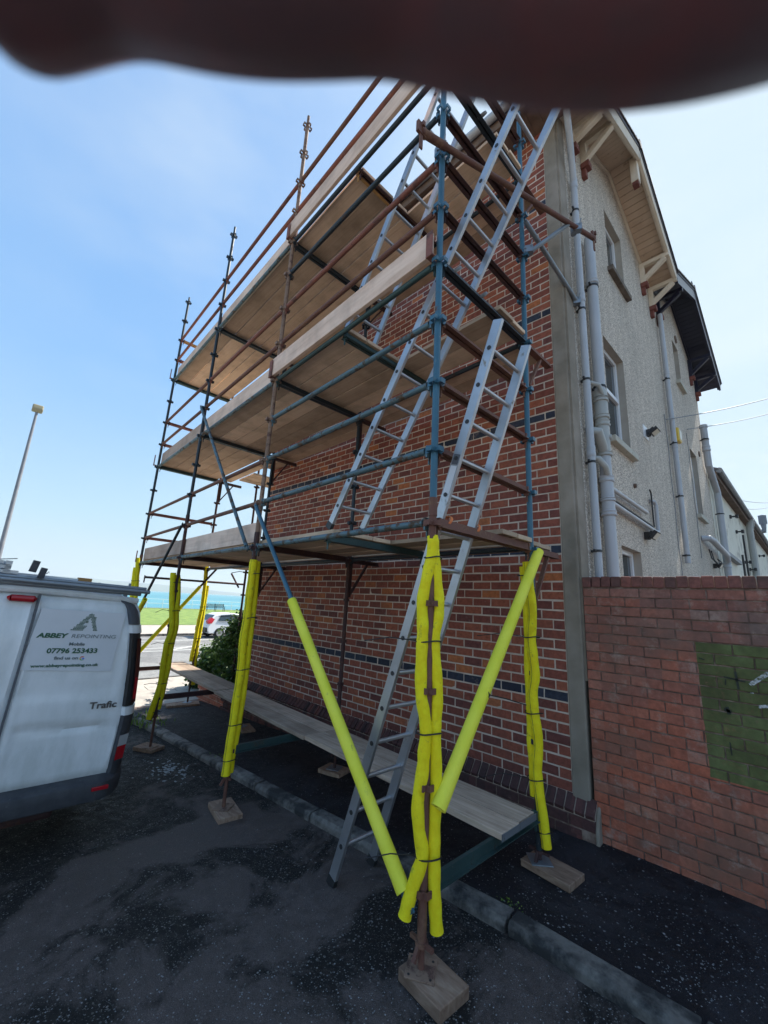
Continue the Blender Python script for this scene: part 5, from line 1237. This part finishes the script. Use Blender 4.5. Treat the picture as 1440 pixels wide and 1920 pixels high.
# body shell: sections along the length (local y), from the rear skin to the bonnet
secs = []
def section(y, zs, f):
    pts = [(-f(z), y(z), z) for z in zs]+[(f(z), y(z), z) for z in reversed(zs)]
    return pts
m0 = MB(); P = []; F = []
rows = [(lambda z: vrear(z)+.03, lambda z: vhw(z)-.13, bodyz), (lambda z: vrear(z)+.035, lambda z: vhw(z)-.115, bodyz), (lambda z: .14, lambda z: vhw(z)-.02, bodyz), (lambda z: .30, lambda z: vhw(z), bodyz), (lambda z: 1.6, lambda z: vhw(z)+.01, bodyz), (lambda z: 3.3, lambda z: vhw(z), bodyz),
        (lambda z: 3.3+(1.3-min(max(z-1.1, 0), 1)*1.2)*.55, lambda z: vhw(z)-.03, bodyz), (lambda z: 4.75-max(z-.9, 0)*1.55, lambda z: vhw(z)-.12, bodyz)]
n_ = len(bodyz)*2
for (yf, ff, zs) in rows: P += section(yf, zs, ff)
for i in range(len(rows)-1):
    for k in range(n_): F.append((i*n_+k, (i+1)*n_+k, (i+1)*n_+(k+1) % n_, i*n_+(k+1) % n_))
F.append(tuple(range(n_))); F.append(tuple(reversed(range((len(rows)-1)*n_, len(rows)*n_))))
m0.add(P, F); vp(m0, 'body', 'van', smooth=True)
# rear doors as pressed skins with a swage
def door(x0f, x1f, name, zlo, zhi):
    m0 = MB(); nu, nz = 26, 44; P = []; F = []
    for j in range(nz+1):
        z = zlo+(zhi-zlo)*j/nz
        a, b = x0f(z), x1f(z)
        for i in range(nu+1):
            t = i/nu; x = a+(b-a)*t; y = vrear(z)
            edge = min(t, 1-t)*abs(b-a)
            s_ = 1 if x > 0 else -1
            # raised field frame around the window blank, and the low crease
            fld = 0
            ax = abs(x)
            def sm(q, w_): return max(0, min(1, q/w_))
            inx = sm(ax-.03, .02)*sm(.715-ax+.0*z, .03); inz = sm(z-1.08, .05)*sm(1.83-z, .03)
            fld = inx*inz
            y -= -.010*fld
            cre = math.exp(-((z-(.90-.06*ax))/.028)**2)*sm(ax-.06, .06)*sm(.76-ax, .08); y += .020*cre if z < (.90-.06*ax)+.03 else .012*cre
            if z < .90-.06*ax: y += .010*sm(ax-.05, .05)*sm(.78-ax, .06)
            y += .010*(ax/.8)**4
            # dent line
            y += .004*math.exp(-((z-(1.17+.02*ax))/.012)**2)
            if edge < .008 or j in (0, nz): y += .018
            P.append((x, y, z))
    for j in range(nz):
        for i in range(nu):
            o_ = j*(nu+1)+i; F.append((o_, o_+1, o_+nu+2, o_+nu+1))
    m0.add(P, F); return vp(m0, name, 'van', smooth=True)
door(lambda z: .005, lambda z: vhw(z)-(.135 if z > .8 else .13), 'rear_door', .472, 1.90)
door(lambda z: -(vhw(z)-(.135 if z > .8 else .13)), lambda z: -.005, 'rear_door', .472, 1.90)
m0 = MB(); m0.b2((-.006, .012, .47), (.006, .045, 1.91)); vp(m0, 'door_seal', 'vangrey')
# roof lip
m0 = MB(); m0.tube([(x, .09+.05*(x/.8)**2, 1.935-.03*(x/.8)**2) for x in [i*.1-.75 for i in range(16)]], .028, 8); vp(m0, 'roof_lip', 'van', smooth=True)
# corner pillars: cap, white band, long lamp, white band, lower quarter with small lamp
def pillar(s_, z0, z1, m, name, inset=0., out_=0.006, parent=van, w0=None, xin=None, xout=None):
    m0 = MB(); P = []; F = []; nz = max(2, int((z1-z0)/.05)); na = 6
    for j in range(nz+1):
        z = z0+(z1-z0)*j/nz; xi = vhw(z)-.128 if xin is None else xin; xo_ = vhw(z) if xout is None else xout
        for i in range(na+1):
            t = i/na; ang = t*math.pi/2
            x = xi+(xo_-xi+out_)*math.sin(ang); y = vrear(z)-out_+inset+(.26)*(1-math.cos(ang))
            P.append((s_*x, y, z))
    for j in range(nz):
        for i in range(na):
            o_ = j*(na+1)+i; q = (o_, o_+1, o_+na+2, o_+na+1); F.append(q if s_ > 0 else q[::-1])
    o_ = len(P); P2 = [(p[0]-s_*.02, p[1]+.03, p[2]) for p in P]; P += P2
    for j in range(nz):
        for e_ in (0, na):
            a = j*(na+1)+e_; q = (a, a+na+1, o_+a+na+1, o_+a); F.append(q)
    for i in range(na):
        for jj in (0, nz):
            a = jj*(na+1)+i; F.append((a, a+1, o_+a+1, o_+a))
    m0.add(P, F); return vp(m0, name, m, parent, smooth=True)
for s_ in (1, -1):
    pillar(s_, 1.70, 1.93, 'vangrey', 'pillar_cap'); pillar(s_, 1.625, 1.695, 'van', 'pillar_band', out_=.012)
    pl1 = pillar(s_, 1.00, 1.62, 'plastic_black', 'tail_light', out_=.004)
    pillar(s_, 1.03, 1.60, 'darklens', 'lens', out_=.009, parent=pl1, xin=None) if False else None
    m0 = MB(); q = []
    for j in range(9):
        z = 1.03+.55*j/8; xi = vhw(z)-.085; q.append(((s_*xi, vrear(z)-.010, z), (s_*(xi+.040), vrear(z)+.010, z)))
    P = [p for a in q for p in a]; F = [(2*j, 2*j+1, 2*j+3, 2*j+2) if s_ > 0 else (2*j+2, 2*j+3, 2*j+1, 2*j) for j in range(8)]
    m0.add(P, F); vp(m0, 'lens', 'darklens', pl1, smooth=True)
    m0 = MB(); m0.add([(s_*(vhw(1.1)-.075), vrear(1.1)-.013, 1.06), (s_*(vhw(1.1)-.045), vrear(1.1)+.004, 1.06), (s_*(vhw(1.28)-.045), vrear(1.28)+.004, 1.24), (s_*(vhw(1.28)-.075), vrear(1.28)-.013, 1.24)], [(0, 1, 2, 3)]); vp(m0, 'indicator_lens', 'redlens', pl1)
    pillar(s_, .925, .995, 'van', 'pillar_band', out_=.012)
    pillar(s_, .40, .92, 'bumper', 'rear_quarter', out_=.010)
    l2 = MB(); z0, z1 = .57, .765; xi = .815
    P = [(s_*xi, .004, z0), (s_*(xi+.075), .045, z0), (s_*(xi+.082), .045, z1), (s_*(xi+.0), .004, z1)]; P += [(p[0], p[1]+.04, p[2]) for p in P]
    l2.add(P, [(0, 1, 2, 3), (0, 4, 5, 1), (1, 5, 6, 2), (2, 6, 7, 3), (3, 7, 4, 0)]); lo = vp(l2, 'low_tail_light', 'redlens')
    l3 = MB(); P = [(s_*xi, .0, .68), (s_*(xi+.078), .040, .68), (s_*(xi+.082), .040, z1), (s_*xi, .0, z1)]; P += [(p[0], p[1]+.03, p[2]) for p in P]
    l3.add(P, [(0, 1, 2, 3), (0, 4, 5, 1), (1, 5, 6, 2), (2, 6, 7, 3), (3, 7, 4, 0)]); vp(l3, 'reversing_lens', 'clearlens', lo)
# bumper, curved in plan
m0 = MB(); xs = [-.93+.062*i for i in range(31)]; P = []; F = []
for x in xs:
    c = .20*max(0, (abs(x)-.72)/.21)**2; y0 = -.075+c
    P += [(x, y0+.04, .300), (x, y0+.0, .318), (x, y0-.012, .40), (x, y0+.0, .445), (x, y0+.05, .472), (x, .16+c, .475), (x, .16+c, .30)]
for i in range(len(xs)-1):
    for k in range(7): F.append((i*7+k, i*7+(k+1) % 7, (i+1)*7+(k+1) % 7, (i+1)*7+k))
F += [tuple(range(7)), tuple(reversed(range((len(xs)-1)*7, len(xs)*7)))]
m0.add(P, F); bp = vp(m0, 'rear_bumper', 'bumper', smooth=True)
for s_ in (1, -1):
    m0 = MB(); m0.b2((s_*.66, -.094, .395), (s_*.78, -.07, .422)); vp(m0, 'bumper_reflector', 'redlens', bp, bevel=.003)
    m0 = MB(); m0.tube([(s_*.62, .95, .33), (s_*.84, .95, .33)], .33, 26); wh = vp(m0, 'wheel', 'rubber', smooth=True); m0 = MB(); m0.tube([(s_*.82, .95, .33), (s_*.85, .95, .33)], .20, 18); vp(m0, 'rim', 'galv', wh)
    m0 = MB(); m0.tube([(s_*.62, 4.0, .33), (s_*.84, 4.0, .33)], .33, 26); wh = vp(m0, 'wheel', 'rubber', smooth=True); m0 = MB(); m0.tube([(s_*.82, 4.0, .33), (s_*.85, 4.0, .33)], .20, 18); vp(m0, 'rim', 'galv', wh)
m0 = MB(); m0.b2((-.7, .2, .22), (.7, 4.5, .32)); vp(m0, 'underbody', 'plastic_black')
m0 = MB(); m0.b2((.05, .15, .17), (.50, .45, .27)); vp(m0, 'silencer', 'darkrust', bevel=.03)
# high brake lamp
m0 = MB(); m0.tube([(-.17, .052, 1.865), (-.03, .052, 1.865)], .026, 14); m0.tube([(-.19, .058, 1.865), (-.17, .050, 1.865)], [.010, .026], 14); m0.tube([(-.03, .050, 1.865), (-.01, .058, 1.865)], [.026, .010], 14); vp(m0, 'brake_light', 'redlens', smooth=True)
m0 = MB(); m0.tube([(-.32, -.01, .90), (-.20, -.015, .90)], .014, 8); vp(m0, 'door_handle', 'plastic_black', smooth=True)
# sign on the right door
yS = .022
m0 = MB(); m0.add([(.0, yS-.0, 1.33), (.63, yS+.005, 1.30), (.645, yS+.006, 1.795), (.035, yS, 1.80), (.0, yS+.01, 1.33), (.63, yS+.012, 1.30), (.645, yS+.012, 1.795), (.035, yS+.01, 1.80)], [(0, 1, 2, 3), (0, 4, 5, 1), (1, 5, 6, 2), (2, 6, 7, 3), (3, 7, 4, 0)]); sg = vp(m0, 'door_sign', 'sign')
def text(s, x0, x1, z0, h, m, parent, y=yS-.001, bold=0, name='lettering', sh=0, cap=.72):
    cu = bpy.data.curves.new(name, 'FONT'); cu.body = s; cu.size = h/cap; cu.extrude = .0006; cu.offset = bold; cu.shear = sh; cu.resolution_u = 3
    o = bpy.data.objects.new(name, cu); COL.objects.link(o); cu.materials.append(MAT[m]); o.parent = parent
    bpy.context.view_layer.update(); w0 = max(o.dimensions.x, 1e-3)
    me = bpy.data.meshes.new_from_object(o.evaluated_get(bpy.context.evaluated_depsgraph_get())); bpy.data.objects.remove(o); me.name = name
    o = bpy.data.objects.new(name, me); COL.objects.link(o); o.parent = parent
    if not me.materials: me.materials.append(MAT[m])
    o.matrix_local = Matrix.Translation((x0, y, z0)) @ Matrix.Rotation(math.pi/2, 4, 'X') @ Matrix.Diagonal(((x1-x0)/w0, 1, 1, 1))
    return o
text('ABBEY', .052, .262, 1.575, .035, 'ink_green', sg, bold=.0022, sh=.15); text('REPOINTING', .275, .600, 1.575, .032, 'ink_grey', sg, bold=-.0004, sh=.1)
text('Mobile', .275, .385, 1.515, .025, 'ink_grey', sg, bold=.001); text('07796 253433', .14, .49, 1.455, .038, 'ink_green', sg, bold=.0018)
text('find us on', .20, .365, 1.405, .024, 'ink_grey', sg, bold=.001); text('www.abbeyrepointing.co.uk', .065, .525, 1.348, .026, 'ink_green', sg, bold=.0010, cap=.80)
# the four coloured ring letter
import itertools
gx, gz, gr_ = .392, 1.412, .0165
for (a0, a1, m) in ((40, 150, 'g_red'), (150, 215, 'g_yel'), (215, 315, 'g_grn'), (315, 361, 'g_blu')):
    m0 = MB(); P = []; F = []; n_ = 10
    for i in range(n_+1):
        a = math.radians(a0+(a1-a0)*i/n_); P += [(gx+gr_*math.cos(a), yS-.0015, gz+gr_*math.sin(a)), (gx+gr_*.66*math.cos(a), yS-.0015, gz+gr_*.66*math.sin(a))]
    for i in range(n_): F.append((2*i, 2*i+1, 2*i+3, 2*i+2))
    if m == 'g_blu': o_ = len(P); P += [(gx, yS-.0016, gz-.003), (gx+gr_, yS-.0016, gz-.003), (gx+gr_, yS-.0016, gz+.003), (gx, yS-.0016, gz+.003)]; F.append((o_, o_+1, o_+2, o_+3))
    m0.add(P, F); vp(m0, 'letter_segment', m, sg)
# logo: a letter A made of little brick rows with a square window
lg = MB()
bx0, bx1, bz0, bz1 = .255, .45, 1.635, 1.785
rows_n = 14
for r in range(rows_n):
    z = bz0+(bz1-bz0)*(r+.5)/rows_n; t = (r+.5)/rows_n
    spans = []
    ap = .375
    left_o = bx0+(ap-bx0)*t*1.02; wl_ = .035+.02*(1-t)
    if t < .99: spans.append((left_o, min(left_o+wl_+(.035 if t < .3 else 0), ap+.01)))
    ro_ = ap+.0+(.432-ap)*(1-t)*1.0; 
    if t < .95: spans.append((ro_-.012, ro_+.022))
    if t > .55 and t < .82: spans.append((.405, .425))
    for (a, b) in spans:
        x = a+(.006 if r % 2 else 0)
        while x < b-.003:
            e_ = min(x+.013, b); lg.add([(x, yS-.0012, z-.0032), (e_-.0016, yS-.0012, z-.0032), (e_-.0016, yS-.0012, z+.0032), (x, yS-.0012, z+.0032)], [(0, 1, 2, 3)]); x += .013
for (a, b) in ((.354, .361), (.3635, .3705)):
    for (c, d) in ((1.700, 1.707), (1.7095, 1.7165)): lg.add([(a, yS-.0012, c), (b, yS-.0012, c), (b, yS-.0012, d), (a, yS-.0012, d)], [(0, 1, 2, 3)])
vp(lg, 'brick_logo', 'ink_green', sg)
text('Trafic', .53, .735, 1.005, .055, 'chrome', van, y=.012, bold=.002, name='badge_lettering', cap=.75)
# roof rack and its load
rk = empty('roof_rack_load', None, None); rk.parent = van
for k_ in list(rk.keys()): pass
bpy.data.objects.remove(rk)
rack = MB()
for x in (-.70, .66): rack.b2((x-.02, .20, 1.985), (x+.02, 3.2, 2.015))
for y in (.20, 1.2, 2.2, 3.2): rack.b2((-.72, y-.02, 1.99), (.68, y+.02, 2.01)); rack.b2((-.72, y-.015, 1.88), (-.69, y+.015, 2.0)); rack.b2((.64, y-.015, 1.88), (.67, y+.015, 2.0)); rack.b2((.665, y-.010, 1.99), (.682, y+.010, 2.07))
vp(rack, 'roof_rack', 'galv')
for (z, y, x0, x1) in ((1.975, .06, -1.0, .74), (2.000, .02, -1.0, .80), (2.026, .07, -1.0, .78)):
    t_ = MB(); t_.tube([(x0, y, z), (x1, y, z)], .0165, 10, inner=.7); vp(t_, 'rack_tube', 'galv', smooth=True)
e = empty('stacked_ladders', 'folded aluminium ladders with dark end caps lying on the van roof rack', 'ladder', M=VM)
for q in range(3):
    m0 = MB()
    for x in (-.66, -.24): m0.b2((x-.02, .06, 2.045+q*.034), (x+.02, 3.0, 2.075+q*.034))
    for i in range(11): m0.tube([(-.64, .2+i*.26, 2.06+q*.034), (-.26, .2+i*.26, 2.06+q*.034)], .010, 6)
    m0.b2((-1.0, .06, 2.048+q*.034), (-.17-.05*q, .085, 2.072+q*.034))
    m0.obj('ladder_section', MAT['alu'], e)
m0 = MB(); m0.beam((-.092, .04, 2.075), (-.080, .04, 2.165), .04, .045); m0.obj('end_cap', MAT['bumper'], e)
m0 = MB(); m0.beam((-.030, .04, 2.035), (-.020, .04, 2.115), .04, .040); m0.obj('end_cap', MAT['bumper'], e)
m0 = MB(); m0.tube([(-.42, .06, 2.15), (-.42, .06, 2.19)], .009, 6); m0.tube([(-.7, .06, 2.17), (-.6, .06, 2.15), (-.3, .06, 2.145), (-.2, .06, 2.165)], .004, 5); m0.tube([(.0, .03, 2.07), (.012, .03, 2.09), (.02, .03, 2.07), (.012, .03, 2.05)], .004, 5); m0.obj('hook', MAT['lead'], e)
e = empty('long_batten', 'pale timber batten with a tan end block lying across the roof rack', 'batten', M=VM)
m0 = MB(); m0.b2((-1.0, .12, 2.040), (.26, .15, 2.060)); m0.obj('batten', MAT['upvc'], e)
m0 = MB(); m0.b2((.24, .11, 2.036), (.34, .16, 2.072)); m0.obj('end_block', MAT['ochre'], e)

# ------------------------------------------------------------------ the photographer's fingers, held just over the lens
CM = Matrix.Translation(CAM) @ ROT.to_4x4()
person = empty('person', "person's dark blurred fingers lying across the top of the lens, only the hand near", 'person', M=CM)
D = .030
def cf(u, v_low, r, dz=0):      # centre of a finger cross-section whose lower edge is seen at v_low
    dd_ = D+dz; t = (960-v_low)/FPX; th = math.atan(t)
    x = (u-720)/FPX*dd_; y = t*dd_+r/math.cos(th); return V((x, y, -dd_))
spine = [(-120, 182, .0070), (0, 172, .0076), (110, 142, .0076), (205, 133, .0076), (320, 158, .0078), (450, 176, .0080), (600, 175, .0082), (700, 170, .0086), (800, 186, .0092), (900, 208, .0096), (1050, 230, .0100), (1180, 238, .0102), (1300, 236, .0102), (1440, 210, .0100), (1600, 175, .0100)]
bmv = [cf(u, v, r) for u, v, r in spine]; br = [s_[2] for s_ in spine]
# knuckle, back of the hand, wrist, forearm behind and to the right of the lens
chain2 = [(V((.052, .050, -.022)), .013), (V((.072, .046, .0)), .022), (V((.085, .030, .03)), .030), (V((.098, .0, .075)), .030), (V((.11, -.05, .13)), .029), (V((.13, -.14, .23)), .036), (V((.15, -.24, .33)), .042)]
sk_v = list(bmv)+[c[0] for c in chain2]; sk_r = br+[c[1] for c in chain2]; sk_e = [(i, i+1) for i in range(len(sk_v)-1)]
palm = len(bmv)+2
def finger(base, pts, r):
    global sk_v, sk_r, sk_e
    prev = base
    for i, p in enumerate(pts):
        sk_v.append(V(p)); sk_r.append(r*(1-.08*i)); sk_e.append((prev, len(sk_v)-1)); prev = len(sk_v)-1
finger(palm-1, [(.058, .064, .000), (.030, .068, -.004), (.010, .064, .004), (.004, .056, .016)], .0098)
finger(palm, [(.062, .070, .022), (.034, .076, .020), (.014, .070, .026), (.008, .060, .034)], .0092)
finger(palm, [(.070, .062, .044), (.046, .070, .042), (.028, .066, .046)], .0082)
finger(palm+1, [(.070, -.008, .050), (.050, -.020, .034), (.036, -.024, .022)], .0105)
me = bpy.data.meshes.new('hand'); me.from_pydata([tuple(v) for v in sk_v], sk_e, []); me.materials.append(MAT['skin'])
ho = bpy.data.objects.new('hand', me); COL.objects.link(ho); ho.parent = person
sk = ho.modifiers.new('skin', 'SKIN'); sk.use_smooth_shade = True; sk.branch_smoothing = .5
for i, sv in enumerate(me.skin_vertices[0].data): sv.radius = (sk_r[i], sk_r[i]); sv.use_root = (i == len(bmv)+3)
ss = ho.modifiers.new('sub', 'SUBSURF'); ss.levels = 2; ss.render_levels = 2
m0 = MB(); m0.tube([V((.125, -.12, .21)), V((.15, -.24, .33)), V((.17, -.34, .42))], [.046, .055, .060], 20); m0.obj('sleeve', MAT['sleeve'], person, smooth=True)
